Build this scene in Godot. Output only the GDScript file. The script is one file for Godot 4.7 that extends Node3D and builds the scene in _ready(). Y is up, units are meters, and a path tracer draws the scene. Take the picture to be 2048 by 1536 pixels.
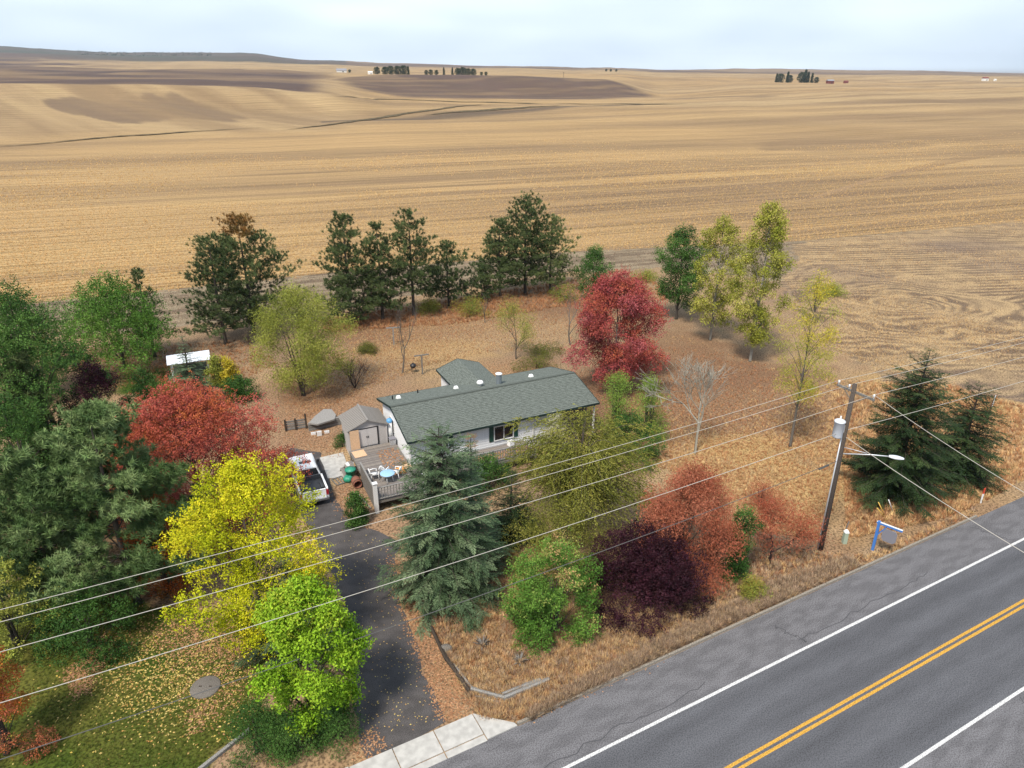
extends Node3D
# An aerial view of a small grey-roofed home beside a country road, autumn trees round it and rolling stubble fields behind.
# World: camera 28 m above the yard at x = z = 0, looking along -z; y up; metres.

const FOC := 1420.0          # focal length in pixels of the 2048-pixel-wide photograph
const CAM_H := 28.0
const TILT := 0.41348        # downward tilt of the lens (radians)
const ROAD_E := Vector3(0.8813, 0, -0.4726)   # along the road
const ROAD_N := Vector3(0.4726, 0, 0.8813)    # across it, towards the camera side
const HOUSE_TURN := 0.4351
var sn := sin(TILT)
var cs := cos(TILT)
var rng := RandomNumberGenerator.new()
var M := {}
var sprays := {}
var used := {}
var house_o: Vector3
var nz := FastNoiseLite.new()
var nz2 := FastNoiseLite.new()

# ---------------------------------------------------------------- helpers
func G(u: float, v: float, h := 0.0) -> Vector3:      # the point at height h on the line of sight of a photo pixel
	var x := (u - 1024.0) / FOC
	var y := (v - 768.0) / FOC
	var t := (CAM_H - h) / (sn + y * cs)
	return Vector3(t * x, h, -t * (cs - y * sn))

func top_of(p: Vector3, vt: float) -> float:           # height at which a plumb line over p meets photo row vt
	var y := (vt - 768.0) / FOC
	return CAM_H + p.z * (sn + y * cs) / (cs - y * sn)

func metres(p: Vector3, px: float) -> float:
	return px * (-p.z * cs + (CAM_H - p.y) * sn) / FOC

func lin(r: float, g: float, b: float, k := 0.78) -> Color:   # photo-like 0..255 tone to a linear base colour
	var c := Color(r / 255.0, g / 255.0, b / 255.0).srgb_to_linear()
	return Color(c.r * k, c.g * k, c.b * k)

func mat(key: String, c: Color, rough := 0.8, metal := 0.0) -> StandardMaterial3D:
	var m := StandardMaterial3D.new()
	m.resource_name = key
	m.albedo_color = c.linear_to_srgb()
	m.roughness = rough
	m.metallic = metal
	if rough > 0.55 and metal == 0.0:
		m.metallic_specular = 0.22      # dull, porous surfaces
	M[key] = m
	return m

func numbered(called: String) -> String:
	used[called] = used.get(called, -1) + 1
	return called if used[called] == 0 else "%s_%03d" % [called, used[called]]

func tag(o: Node, label: String, category: String, group := "") -> Node:
	o.set_meta("label", label)
	o.set_meta("category", category)
	if group != "":
		o.set_meta("group", group)
	return o

func thing(called: String, label: String, category: String, at: Vector3, turn := 0.0, group := "") -> Node3D:
	var o := Node3D.new()
	o.name = numbered(called)
	add_child(o)
	o.position = at
	o.rotation.y = turn
	tag(o, label, category, group)
	return o

func mb(smooth := false) -> SurfaceTool:
	var st := SurfaceTool.new()
	st.begin(Mesh.PRIMITIVE_TRIANGLES)
	st.set_smooth_group(0 if smooth else -1)
	return st

func done(st: SurfaceTool, called: String, m: Material, parent: Node = null, normals := true) -> MeshInstance3D:
	if normals:
		st.generate_normals()
	var o := MeshInstance3D.new()
	o.mesh = st.commit()
	o.material_override = m
	if parent == null:
		o.name = numbered(called)
		add_child(o)
	else:
		o.name = called
		parent.add_child(o, true)
	return o

func piece(mesh: Mesh, called: String, m: Material, parent: Node, t: Transform3D) -> MeshInstance3D:
	var o := MeshInstance3D.new()
	o.mesh = mesh
	o.material_override = m
	o.name = called
	parent.add_child(o, true)
	o.transform = t
	return o

func quad(st: SurfaceTool, a: Vector3, b: Vector3, c: Vector3, d: Vector3) -> void:   # anticlockwise seen from outside
	for p in [a, c, b, a, d, c]:
		st.add_vertex(p)

func tri(st: SurfaceTool, a: Vector3, b: Vector3, c: Vector3) -> void:
	for p in [a, c, b]:
		st.add_vertex(p)

func hexa(st: SurfaceTool, p: Array) -> void:          # p: bottom four (anticlockwise from above), then top four
	quad(st, p[3], p[2], p[1], p[0])
	quad(st, p[4], p[5], p[6], p[7])
	for i in 4:
		var j := (i + 1) % 4
		quad(st, p[i], p[j], p[j + 4], p[i + 4])

func box(st: SurfaceTool, c: Vector3, s: Vector3, b := Basis()) -> void:
	var h := s / 2.0
	var p := []
	for y in [-h.y, h.y]:
		for xz in [[-1, 1], [1, 1], [1, -1], [-1, -1]]:
			p.append(c + b * Vector3(xz[0] * h.x, y, xz[1] * h.z))
	hexa(st, p)

func frus(st: SurfaceTool, x0: float, x1: float, z0: float, z1: float, y0: float, tx0: float, tx1: float, tz0: float, tz1: float, y1: float) -> void:
	hexa(st, [Vector3(x0, y0, z1), Vector3(x1, y0, z1), Vector3(x1, y0, z0), Vector3(x0, y0, z0), Vector3(tx0, y1, tz1), Vector3(tx1, y1, tz1), Vector3(tx1, y1, tz0), Vector3(tx0, y1, tz0)])

func tube(st: SurfaceTool, pts: Array, radii: Array, seg := 6, cap := true) -> void:
	var rings := []
	var n := pts.size()
	for i in n:
		var d: Vector3 = (pts[mini(i + 1, n - 1)] - pts[maxi(i - 1, 0)]).normalized()
		var side := d.cross(Vector3.UP if absf(d.y) < 0.95 else Vector3.RIGHT).normalized()
		var up := side.cross(d)
		var ring := []
		for k in seg:
			var a := TAU * k / seg
			ring.append(pts[i] + (side * cos(a) + up * sin(a)) * radii[i])
		rings.append(ring)
	for i in n - 1:
		for k in seg:
			var j := (k + 1) % seg
			quad(st, rings[i][k], rings[i][j], rings[i + 1][j], rings[i + 1][k])
	if cap:
		for k in range(1, seg - 1):
			tri(st, rings[n - 1][0], rings[n - 1][k], rings[n - 1][k + 1])
			tri(st, rings[0][0], rings[0][k + 1], rings[0][k])

func lathe(st: SurfaceTool, c: Vector3, prof: Array, seg := 14) -> void:   # prof: [radius, height] from the bottom up
	for i in prof.size() - 1:
		for k in seg:
			var a := TAU * k / seg
			var b := TAU * (k + 1) / seg
			var r0: float = prof[i][0]
			var r1: float = prof[i + 1][0]
			quad(st, c + Vector3(cos(a) * r0, prof[i][1], -sin(a) * r0), c + Vector3(cos(b) * r0, prof[i][1], -sin(b) * r0), c + Vector3(cos(b) * r1, prof[i + 1][1], -sin(b) * r1), c + Vector3(cos(a) * r1, prof[i + 1][1], -sin(a) * r1))

func bar(st: SurfaceTool, a: Vector3, b: Vector3, w: float, h: float) -> void:   # a straight bar of w x h between two points
	var d := (b - a).normalized()
	var side := d.cross(Vector3.UP if absf(d.y) < 0.95 else Vector3.RIGHT).normalized()
	box(st, (a + b) / 2.0, Vector3(a.distance_to(b), h, w), Basis(d, side.cross(d), side))

func sheet(poly: PackedVector2Array, y: float, called: String, m: Material, cell := 0.0) -> MeshInstance3D:   # a flat ground sheet with its outline in x, z
	var st := mb()
	var ids := Geometry2D.triangulate_polygon(poly)
	for i in range(0, ids.size(), 3):
		var a := poly[ids[i]]
		var b := poly[ids[i + 1]]
		var c := poly[ids[i + 2]]
		if (b - a).cross(c - a) < 0.0:
			var t := b
			b = c
			c = t
		for p in [a, b, c]:
			st.set_uv(p)
			st.set_normal(Vector3.UP)
			st.add_vertex(Vector3(p.x, y, p.y))
	var o := done(st, called, m, null, false)
	o.set_meta("kind", "structure")
	return o

func px_poly(a: Array) -> PackedVector2Array:
	var r := PackedVector2Array()
	for p in a:
		var g := G(p[0], p[1])
		r.append(Vector2(g.x, g.z))
	return r

func wobble(poly: PackedVector2Array, step: float, amp: float) -> PackedVector2Array:   # an uneven edge
	var r := PackedVector2Array()
	for i in poly.size():
		var a := poly[i]
		var b := poly[(i + 1) % poly.size()]
		var n := maxi(1, int(a.distance_to(b) / step))
		for k in n:
			var p := a.lerp(b, float(k) / n)
			r.append(p + Vector2(nz2.get_noise_2d(p.x * 60.0, p.y * 60.0), nz2.get_noise_2d(p.y * 60.0 + 900.0, p.x * 60.0)) * amp)
	return r

func noise_tex(freq: float, cols: Array, offs: Array, size := 512, oct := 4, seed_ := 1, kind := FastNoiseLite.TYPE_SIMPLEX_SMOOTH) -> NoiseTexture2D:
	var n := FastNoiseLite.new()
	n.noise_type = kind
	n.seed = seed_
	n.frequency = freq
	n.fractal_octaves = oct
	var t := NoiseTexture2D.new()
	t.width = size
	t.height = size
	t.seamless = true
	t.noise = n
	if cols.size() > 0:
		var gr := Gradient.new()
		gr.offsets = PackedFloat32Array(offs)
		gr.colors = PackedColorArray(cols)
		t.color_ramp = gr
	return t

func grey(v: float) -> Color:
	return Color(v, v, v)

# ---------------------------------------------------------------- foliage
func rot() -> Basis:
	var q := Quaternion(rng.randfn(), rng.randfn(), rng.randfn(), rng.randfn())
	return Basis(q.normalized())

func make_sprays() -> void:
	rng.seed = 11
	# broad leaves: a loose ball of folded leaves
	for spec in [["leaf", 10, 0.30, 0.15, 0.075], ["fine", 12, 0.30, 0.10, 0.035], ["big", 8, 0.34, 0.22, 0.13], ["far", 9, 0.7, 0.55, 0.4]]:
		var v := PackedVector3Array()
		var ix := PackedInt32Array()
		for i in int(spec[1]):
			var b := rot()
			var at := Vector3(rng.randfn(), rng.randfn() * 0.7, rng.randfn()).limit_length(1.6) * float(spec[2]) * 0.62
			var l: float = spec[3] * rng.randf_range(0.75, 1.2)
			var w: float = spec[4] * rng.randf_range(0.8, 1.15)
			var n := v.size()
			v.append_array(PackedVector3Array([at - b.x * l * 0.5, at + b.z * w * 0.5 + b.y * w * 0.18, at + b.x * l * 0.5, at - b.z * w * 0.5 + b.y * w * 0.18]))
			ix.append_array(PackedInt32Array([n, n + 1, n + 2, n, n + 2, n + 3]))
		sprays[spec[0]] = {"v": v, "i": ix, "big": PackedInt32Array(), "copies": 0}
	# pine: a tuft of long needles round a shoot along +y
	var v := PackedVector3Array()
	var ix := PackedInt32Array()
	for i in 26:
		var a := i * 2.4
		var y := 0.02 + 0.2 * i / 26.0
		var out := Vector3(cos(a), rng.randf_range(0.25, 1.1), sin(a)).normalized() * rng.randf_range(0.15, 0.24)
		var side := out.cross(rot().x).normalized() * 0.017
		var n := v.size()
		v.append_array(PackedVector3Array([Vector3(0, y, 0) - side, Vector3(0, y, 0) + side, Vector3(0, y, 0) + out]))
		ix.append_array(PackedInt32Array([n, n + 1, n + 2]))
	sprays["pine"] = {"v": v, "i": ix, "big": PackedInt32Array(), "copies": 0}
	# spruce: a frond along +x with twigs to both sides that hang a little
	v = PackedVector3Array()
	ix = PackedInt32Array()
	for i in 15:
		var t := i / 14.0
		var s := -1.0 if i % 2 == 0 else 1.0
		var at := Vector3(t * 0.85, -0.05 * t * t, 0)
		var d := Vector3(0.8, rng.randf_range(-0.45, 0.05), s * 0.85).normalized() * (0.34 - 0.2 * t) if i < 14 else Vector3(0.2, 0.0, 0)
		var w := d.cross(Vector3.UP if i % 3 else Vector3(0.3, 1, 0.8)).normalized() * 0.034
		w.y += rng.randf_range(-0.02, 0.02)
		var n := v.size()
		v.append_array(PackedVector3Array([at, at + d * 0.5 + w, at + d, at + d * 0.5 - w]))
		ix.append_array(PackedInt32Array([n, n + 1, n + 2, n, n + 2, n + 3]))
	sprays["spruce"] = {"v": v, "i": ix, "big": PackedInt32Array(), "copies": 0}
	# a whip: arching thin shoot with small leaves along +x
	v = PackedVector3Array()
	ix = PackedInt32Array()
	for i in 14:
		var t := i / 13.0
		var at := Vector3(t * 0.9, -0.35 * t * t, 0)
		var d := Vector3(0.7, rng.randf_range(-0.5, 0.4), rng.randf_range(-0.9, 0.9)).normalized() * 0.12
		var w := d.cross(rot().x).normalized() * 0.026
		var n := v.size()
		v.append_array(PackedVector3Array([at, at + d * 0.5 + w, at + d, at + d * 0.5 - w]))
		ix.append_array(PackedInt32Array([n, n + 1, n + 2, n, n + 2, n + 3]))
	sprays["whip"] = {"v": v, "i": ix, "big": PackedInt32Array(), "copies": 0}

func foliage(kind: String, at: Array, cols: Array, called: String, parent: Node, m: Material = null) -> MeshInstance3D:
	var s: Dictionary = sprays[kind]
	var sv: PackedVector3Array = s.v
	var nv := sv.size()
	var v := PackedVector3Array()
	var c := PackedColorArray()
	var tmp := PackedColorArray()
	tmp.resize(nv)
	for i in at.size():
		var t: Transform3D = at[i]
		v.append_array(t * sv)
		tmp.fill(cols[i])
		c.append_array(tmp)
	if s.copies < at.size():
		var big: PackedInt32Array = s.big
		var si: PackedInt32Array = s.i
		for k in range(s.copies, at.size()):
			for j in si:
				big.append(j + k * nv)
		s.big = big
		s.copies = at.size()
	var arr := []
	arr.resize(Mesh.ARRAY_MAX)
	arr[Mesh.ARRAY_VERTEX] = v
	arr[Mesh.ARRAY_COLOR] = c
	arr[Mesh.ARRAY_INDEX] = s.big.slice(0, at.size() * s.i.size())
	var mesh := ArrayMesh.new()
	mesh.add_surface_from_arrays(Mesh.PRIMITIVE_TRIANGLES, arr)
	var o := MeshInstance3D.new()
	o.mesh = mesh
	o.material_override = m if m else M.leaf
	o.name = called
	parent.add_child(o, true)
	return o

func shade_of(pal: Array, t: float, jit := 0.16) -> Color:      # a colour between the palette's tones, a little off
	var f := clampf(t, 0.0, 0.999) * (pal.size() - 1)
	var c: Color = pal[int(f)].lerp(pal[mini(int(f) + 1, pal.size() - 1)], f - int(f))
	var k := 1.0 + rng.randf_range(-jit, jit)
	return Color(c.r * k, c.g * k * (1.0 + rng.randf_range(-0.05, 0.05)), c.b * k)

func envelope(shape: String, t: float) -> float:
	match shape:
		"round": return sqrt(maxf(0.0, 1.0 - pow(absf(t * 2.0 - 0.9) / 1.1, 2.2)))
		"vase": return (0.45 + 0.75 * t) * (1.0 if t < 0.75 else sqrt(maxf(0.0, 1.0 - pow((t - 0.75) / 0.25, 2.0) * 0.8)))
		"column": return 0.5 + 0.5 * sin(PI * clampf(t * 0.9 + 0.08, 0.0, 1.0))
		"oval": return pow(sin(PI * clampf(t * 0.86 + 0.12, 0.0, 1.0)), 0.7)
		"dome": return sqrt(maxf(0.0, 1.0 - t * t * 0.95))
	return 1.0 - t

func broadleaf(called: String, label: String, category: String, group: String, ub: float, vb: float, vt: float, wpx: float, cb: float, shape: String, pal: Array, n: int, seed_: int, o := {}) -> Node3D:
	rng.seed = seed_
	var p := G(ub, vb)
	var h := top_of(p, vt)
	var r := metres(p, wpx) / 2.0
	var root := thing(called, label, category, p, 0.0, group)
	var st := mb(true)
	var tr: float = o.get("trunk", 0.012 * h + 0.03)
	var stems: int = o.get("stems", 1)
	var bark: Material = o.get("bark", M.bark)
	var lobes := []
	var nl: int = o.get("lobes", 20)
	var lr: float = o.get("lobe", 0.36)
	for i in nl:
		var t := (i + rng.randf()) / nl
		var e := envelope(shape, t) * r
		var a := i * 2.39996 + rng.randf_range(-0.5, 0.5)
		var q := sqrt(rng.randf_range(0.05, 1.0)) * 0.9
		if i >= nl - 2:
			q *= 0.4
		var rad := r * lr * rng.randf_range(0.6, 1.35)
		rad = minf(rad, maxf(0.25, e))
		var y := h * cb + (h * (1.0 - cb) - rad * 0.6) * t + rad * 0.15
		lobes.append([Vector3(cos(a) * e * q, y, sin(a) * e * q), rad, rng.randf()])
	for s in stems:
		var lean := Vector3(rng.randf_range(-1, 1), 0, rng.randf_range(-1, 1)) * (0.04 if stems == 1 else 0.22) * r
		var base := Vector3(rng.randf_range(-0.25, 0.25), -0.05, rng.randf_range(-0.25, 0.25)) if stems > 1 else Vector3(0, -0.05, 0)
		var th: float = h * (cb + (1.0 - cb) * 0.72)
		tube(st, [base, base + Vector3(0, 0.25, 0), base + lean * 0.4 + Vector3(0, th * 0.45, 0), base + lean + Vector3(0, th, 0)], [tr * 1.45, tr, tr * 0.75, tr * 0.2], 7)
	for l in lobes:
		var c: Vector3 = l[0]
		var y0: float = maxf(h * cb * 0.6, c.y - Vector2(c.x, c.z).length() * 1.1 - 0.4)
		var s0 := Vector3(c.x * 0.06, minf(y0, h * 0.8), c.z * 0.06)
		tube(st, [s0, s0.lerp(c, 0.5) + Vector3(0, 0.12 * c.distance_to(s0), 0), c + (c - s0) * 0.15], [tr * 0.26, tr * 0.15, tr * 0.05], 4, false)
	var kind: String = o.get("spray", "leaf")
	var size: float = o.get("size", 1.0) * clampf(-p.z / 52.0, 0.9, 1.35)
	n = int(n * o.get("more", 1.45))
	var at := []
	var cols := []
	var sum := 0.0
	for l in lobes:
		sum += l[1] * l[1]
	var hole: float = o.get("hole", 0.45)
	for l in lobes:
		var c: Vector3 = l[0]
		var rad: float = l[1]
		var m := int(n * rad * rad / sum)
		for i in m:
			var d := Vector3(rng.randfn(), rng.randfn(), rng.randfn()).normalized()
			d *= Vector3(1, 0.8, 1)
			var q := c + d * rad * (hole + (1.08 - hole) * pow(rng.randf(), 0.7))
			if q.y < 0.06:
				q.y = rng.randf_range(0.06, 0.5)
			var b := rot().scaled(Vector3.ONE * size * rng.randf_range(0.75, 1.25))
			at.append(Transform3D(b, q))
			var tone: float = l[2] * 0.55 + rng.randf() * 0.45
			cols.append(shade_of(pal, tone))
	# twigs that stand out of the outline
	for i in n / 12:
		var l: Array = lobes[rng.randi() % nl]
		var d := Vector3(rng.randfn(), rng.randfn() * 0.8 + 0.25, rng.randfn()).normalized()
		var q: Vector3 = l[0] + d * l[1] * rng.randf_range(1.05, 1.3)
		q.y = maxf(q.y, 0.1)
		at.append(Transform3D(rot().scaled(Vector3.ONE * size * rng.randf_range(0.6, 0.95)), q))
		cols.append(shade_of(pal, rng.randf()))
	done(st, "trunk", bark, root)
	foliage(kind, at, cols, "crown", root)
	return root

func conifer(called: String, label: String, group: String, kind: String, ub: float, vb: float, vt: float, wpx: float, pal: Array, seed_: int, o := {}) -> Node3D:
	rng.seed = seed_
	var p := G(ub, vb)
	var h := top_of(p, vt)
	var r := metres(p, wpx) / 2.0
	var root := thing(called, label, "tree", p, 0.0, group)
	var st := mb(true)
	var tr: float = o.get("trunk", 0.014 * h + 0.04)
	tube(st, [Vector3(0, -0.05, 0), Vector3(0, 0.3, 0), Vector3(rng.randf_range(-0.1, 0.1), h * 0.5, 0), Vector3(0, h * 0.985, 0)], [tr * 1.3, tr, tr * 0.65, 0.02], 7)
	var at := []
	var cols := []
	var low: float = o.get("low", 0.04)
	var tip: Array = o.get("tip", [])
	if kind == "spruce":
		var step: float = o.get("step", 0.3)
		var levels := int(h * (1.0 - low) / step)
		for i in levels:
			var t := (i + rng.randf() * 0.6) / levels
			var y := h * (low + (1.0 - low) * t)
			var spread := r * pow(1.0 - t, o.get("taper", 0.85)) + 0.12
			var nb := 5 + int(6.0 * (1.0 - t))
			var a0 := rng.randf() * TAU
			for k in nb:
				var a := a0 + TAU * k / nb + rng.randf_range(-0.3, 0.3)
				var L := spread * rng.randf_range(0.55, 1.2)
				if rng.randf() < o.get("gap", 0.08):
					continue
				var dir := Vector3(cos(a), 0, sin(a))
				var droop := rng.randf_range(0.18, 0.42) * (1.0 - t * 0.8)
				var rise := 0.55 * t
				var tone := rng.randf()
				var end := Vector3(0, y, 0) + dir * L + Vector3(0, L * (rise - droop * 0.75), 0)
				if L > 0.7:
					tube(st, [Vector3(0, y, 0), Vector3(0, y, 0) + dir * L * 0.55 + Vector3(0, L * 0.55 * (rise - droop * 0.5), 0), end], [0.035, 0.022, 0.008], 3, false)
				var m := maxi(2, int(L / 0.24))
				for j in m:
					var f := (j + 0.6) / m
					if f < 0.22 and L > 1.0 and rng.randf() < 0.6:
						continue
					var q := Vector3(0, y, 0) + dir * L * f + Vector3(0, L * f * (rise - droop * (1.2 - 0.45 * f)), 0)
					for s in [-1.0, 1.0]:
						var ang: float = a + s * rng.randf_range(0.25, 0.95)
						var dd := Vector3(cos(ang), rng.randf_range(-0.4, 0.05) + rise * 0.5, sin(ang)).normalized()
						var zz := dd.cross(Vector3.UP).normalized()
						var sc: float = rng.randf_range(0.55, 0.95) * clampf(L * 0.75, 0.4, 1.0)
						at.append(Transform3D(Basis(dd, zz.cross(dd), zz).scaled(Vector3.ONE * sc), q))
						cols.append(shade_of(pal, clampf(tone * 0.6 + rng.randf() * 0.4, 0, 1), 0.16) if tip.is_empty() or t < 0.84 else shade_of(tip, rng.randf()))
	else:
		var step: float = o.get("step", 0.55)
		var levels := int(h * (1.0 - low) / step)
		var size: float = o.get("size", 1.25)
		for i in levels:
			var t := (i + rng.randf() * 0.7) / levels
			var y := h * (low + (1.0 - low) * t)
			var spread: float = r * (pow(1.0 - t, 0.75) * 0.9 + 0.1) * (0.75 + 0.25 * minf(1.0, t * 5.0))
			var nb := 4 + int(3.0 * (1.0 - t))
			var a0 := rng.randf() * TAU
			for k in nb:
				if rng.randf() < o.get("gap", 0.1):
					continue
				var a := a0 + TAU * k / nb + rng.randf_range(-0.35, 0.35)
				var L := spread * rng.randf_range(0.5, 1.25)
				var dir := Vector3(cos(a), 0, sin(a))
				var up := rng.randf_range(-0.1, 0.25) + 0.5 * t
				var end := Vector3(0, y, 0) + dir * L + Vector3(0, L * up, 0)
				tube(st, [Vector3(0, y, 0), Vector3(0, y, 0) + dir * L * 0.5 + Vector3(0, L * up * 0.3, 0), end], [0.05 * (1.1 - t), 0.035 * (1.1 - t), 0.012], 4, false)
				var tone := rng.randf()
				var m := int(o.get("tufts", 15.0) * clampf(L / 1.6, 0.45, 1.5))
				for j in m:
					var f := 0.32 + 0.72 * pow(rng.randf(), 0.75)
					var w := 0.16 + 0.34 * (1.1 - absf(f - 0.75)) * minf(1.0, L * 0.6)
					var q := Vector3(0, y, 0) + dir * L * f + Vector3(0, L * up * f * f, 0) + Vector3(rng.randfn() * w, absf(rng.randfn()) * w * 0.6 - 0.05, rng.randfn() * w) * 0.8
					var yy := (dir * 0.5 + Vector3(rng.randfn() * 0.5, 0.9 + rng.randfn() * 0.3, rng.randfn() * 0.5)).normalized()
					var xx := yy.cross(Vector3(0.3, 0.2, 1.0)).normalized()
					at.append(Transform3D(Basis(xx, yy, xx.cross(yy)).scaled(Vector3.ONE * size * rng.randf_range(0.8, 1.3)), q))
					cols.append(shade_of(pal, clampf(tone * 0.55 + rng.randf() * 0.45, 0, 1)) if tip.is_empty() or t < 0.8 else shade_of(tip, rng.randf()))
		for j in 10:
			at.append(Transform3D(rot().scaled(Vector3.ONE * size), Vector3(rng.randfn() * 0.12, h - rng.randf() * 0.7, rng.randfn() * 0.12)))
			cols.append(shade_of(pal if tip.is_empty() else tip, rng.randf()))
	done(st, "trunk", o.get("bark", M.bark), root)
	foliage(kind, at, cols, "crown", root, M.needle)
	return root

func twig(st: SurfaceTool, a: Vector3, d: Vector3, l: float, r: float, level: int, tips: Array, up := 0.25, split := 0.55, thin := 0.0) -> void:
	var mid := a + d * l * 0.5 + Vector3(rng.randfn(), rng.randfn(), rng.randfn()) * l * 0.04
	var e := mid + (d + Vector3(0, up * 0.4, 0)).normalized() * l * 0.5
	tube(st, [a, mid, e], [r, r * 0.8, r * 0.6], 5 if level > 2 else 3, false)
	tips.append(e)
	if level <= 0:
		return
	var n := 3 if level > 1 else 2 + rng.randi() % 2
	for i in n:
		var nd := (d + Vector3(rng.randfn(), rng.randfn() * 0.6 + up, rng.randfn()) * split).normalized()
		twig(st, e if i < 2 else mid, nd, l * rng.randf_range(0.62, 0.85), maxf(r * 0.58, thin), level - 1, tips, up, split, thin)

func bare_tree(called: String, label: String, category: String, ub: float, vb: float, vt: float, levels: int, m: Material, seed_: int, o := {}) -> Node3D:
	rng.seed = seed_
	var p := G(ub, vb)
	var h := top_of(p, vt)
	var root := thing(called, label, category, p)
	var st := mb(true)
	var tips := []
	var n: int = o.get("stems", 1)
	for i in n:
		var d := Vector3(rng.randfn() * 0.1, 1, rng.randfn() * 0.1) if n == 1 else Vector3(cos(TAU * i / n) * 0.5, 1, sin(TAU * i / n) * 0.5)
		twig(st, Vector3(0, -0.03, 0), d.normalized(), h * o.get("first", 0.34), o.get("r", 0.011 * h + 0.015), levels, tips, o.get("up", 0.35), o.get("split", 0.42), o.get("thin", 0.006))
	done(st, "trunk", m, root)
	if o.has("pal"):
		var at := []
		var cols := []
		for t in tips:
			for k in int(o.get("leaves", 2)):
				at.append(Transform3D(rot().scaled(Vector3.ONE * o.get("size", 0.9)), t + Vector3(rng.randfn(), rng.randfn(), rng.randfn()) * o.get("spread", 0.25)))
				cols.append(shade_of(o.pal, rng.randf()))
		foliage(o.get("spray", "fine"), at, cols, "crown", root)
	return root

func scatter(called: String, label: String, mesh: Mesh, m: Material, polys: Array, seed_: int) -> void:   # uncountable small things in one MultiMesh; polys: [outline, count, tones, size from, size to, tilt]
	rng.seed = seed_
	var buf := PackedFloat32Array()
	var total := 0
	for z in polys:
		var pl := PackedVector2Array()
		var lo := Vector2(1e9, 1e9)
		var hi := -lo
		for q in z[0]:
			pl.append(Vector2(q[0], q[1]))
			lo = lo.min(pl[-1])
			hi = hi.max(pl[-1])
		var made := 0
		var tries := 0
		while made < z[1] and tries < z[1] * 8:
			tries += 1
			var s := Vector2(rng.randf_range(lo.x, hi.x), rng.randf_range(lo.y, hi.y))
			if pl.size() == 1:
				s = Vector2(pl[0].x + rng.randfn() * z[0][0][2], pl[0].y + rng.randfn() * z[0][0][3])
			elif not Geometry2D.is_point_in_polygon(s, pl):
				continue
			elif z[5] > 0.2:
				s += Vector2(rng.randfn() * 8.0, rng.randfn() * 6.0)
			var g := G(s.x, s.y)
			if z.size() > 7:                        # set in drill rows
				var ac: float = snappedf(g.x * 0.34 + g.z * 0.94, z[7]) + rng.randfn() * z[7] * 0.17
				var al := g.x * 0.94 - g.z * 0.34
				g = Vector3(al * 0.94 + ac * 0.34, 0, ac * 0.94 - al * 0.34)
				g.y = land(g.x, g.z)
			if z.size() > 6 and z[6] > 0.0:
				if nz.get_noise_2d(g.x * z[6], g.z * z[6]) < rng.randf_range(-0.35, 0.25):
					continue
			made += 1
			var k := rng.randf_range(z[3], z[4])
			var b := Basis(Vector3.UP, rng.randf() * TAU) * Basis(Vector3.RIGHT, rng.randfn() * z[5])
			b = b.scaled(Vector3.ONE * k)
			var c := shade_of(z[2], rng.randf(), 0.22)
			buf.append_array(PackedFloat32Array([b.x.x, b.y.x, b.z.x, g.x, b.x.y, b.y.y, b.z.y, g.y + (0.016 if z[5] > 0.2 else -0.01), b.x.z, b.y.z, b.z.z, g.z, c.r, c.g, c.b, 1.0]))
		total += made
	var mm := MultiMesh.new()
	mm.transform_format = MultiMesh.TRANSFORM_3D
	mm.use_colors = true
	mm.mesh = mesh
	mm.instance_count = total
	mm.buffer = buf
	var o := MultiMeshInstance3D.new()
	o.multimesh = mm
	o.material_override = m
	o.name = numbered(called)
	add_child(o)
	o.set_meta("kind", "stuff")
	tag(o, label, called.split("_")[-1])

# ---------------------------------------------------------------- terrain
const COLU := [-900.0, -200.0, 0.0, 250.0, 500.0, 640.0, 800.0, 1000.0, 1200.0, 1330.0, 1500.0, 1750.0, 2048.0, 2300.0, 3000.0]
var rows := []       # [distance, height in each column]

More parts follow.
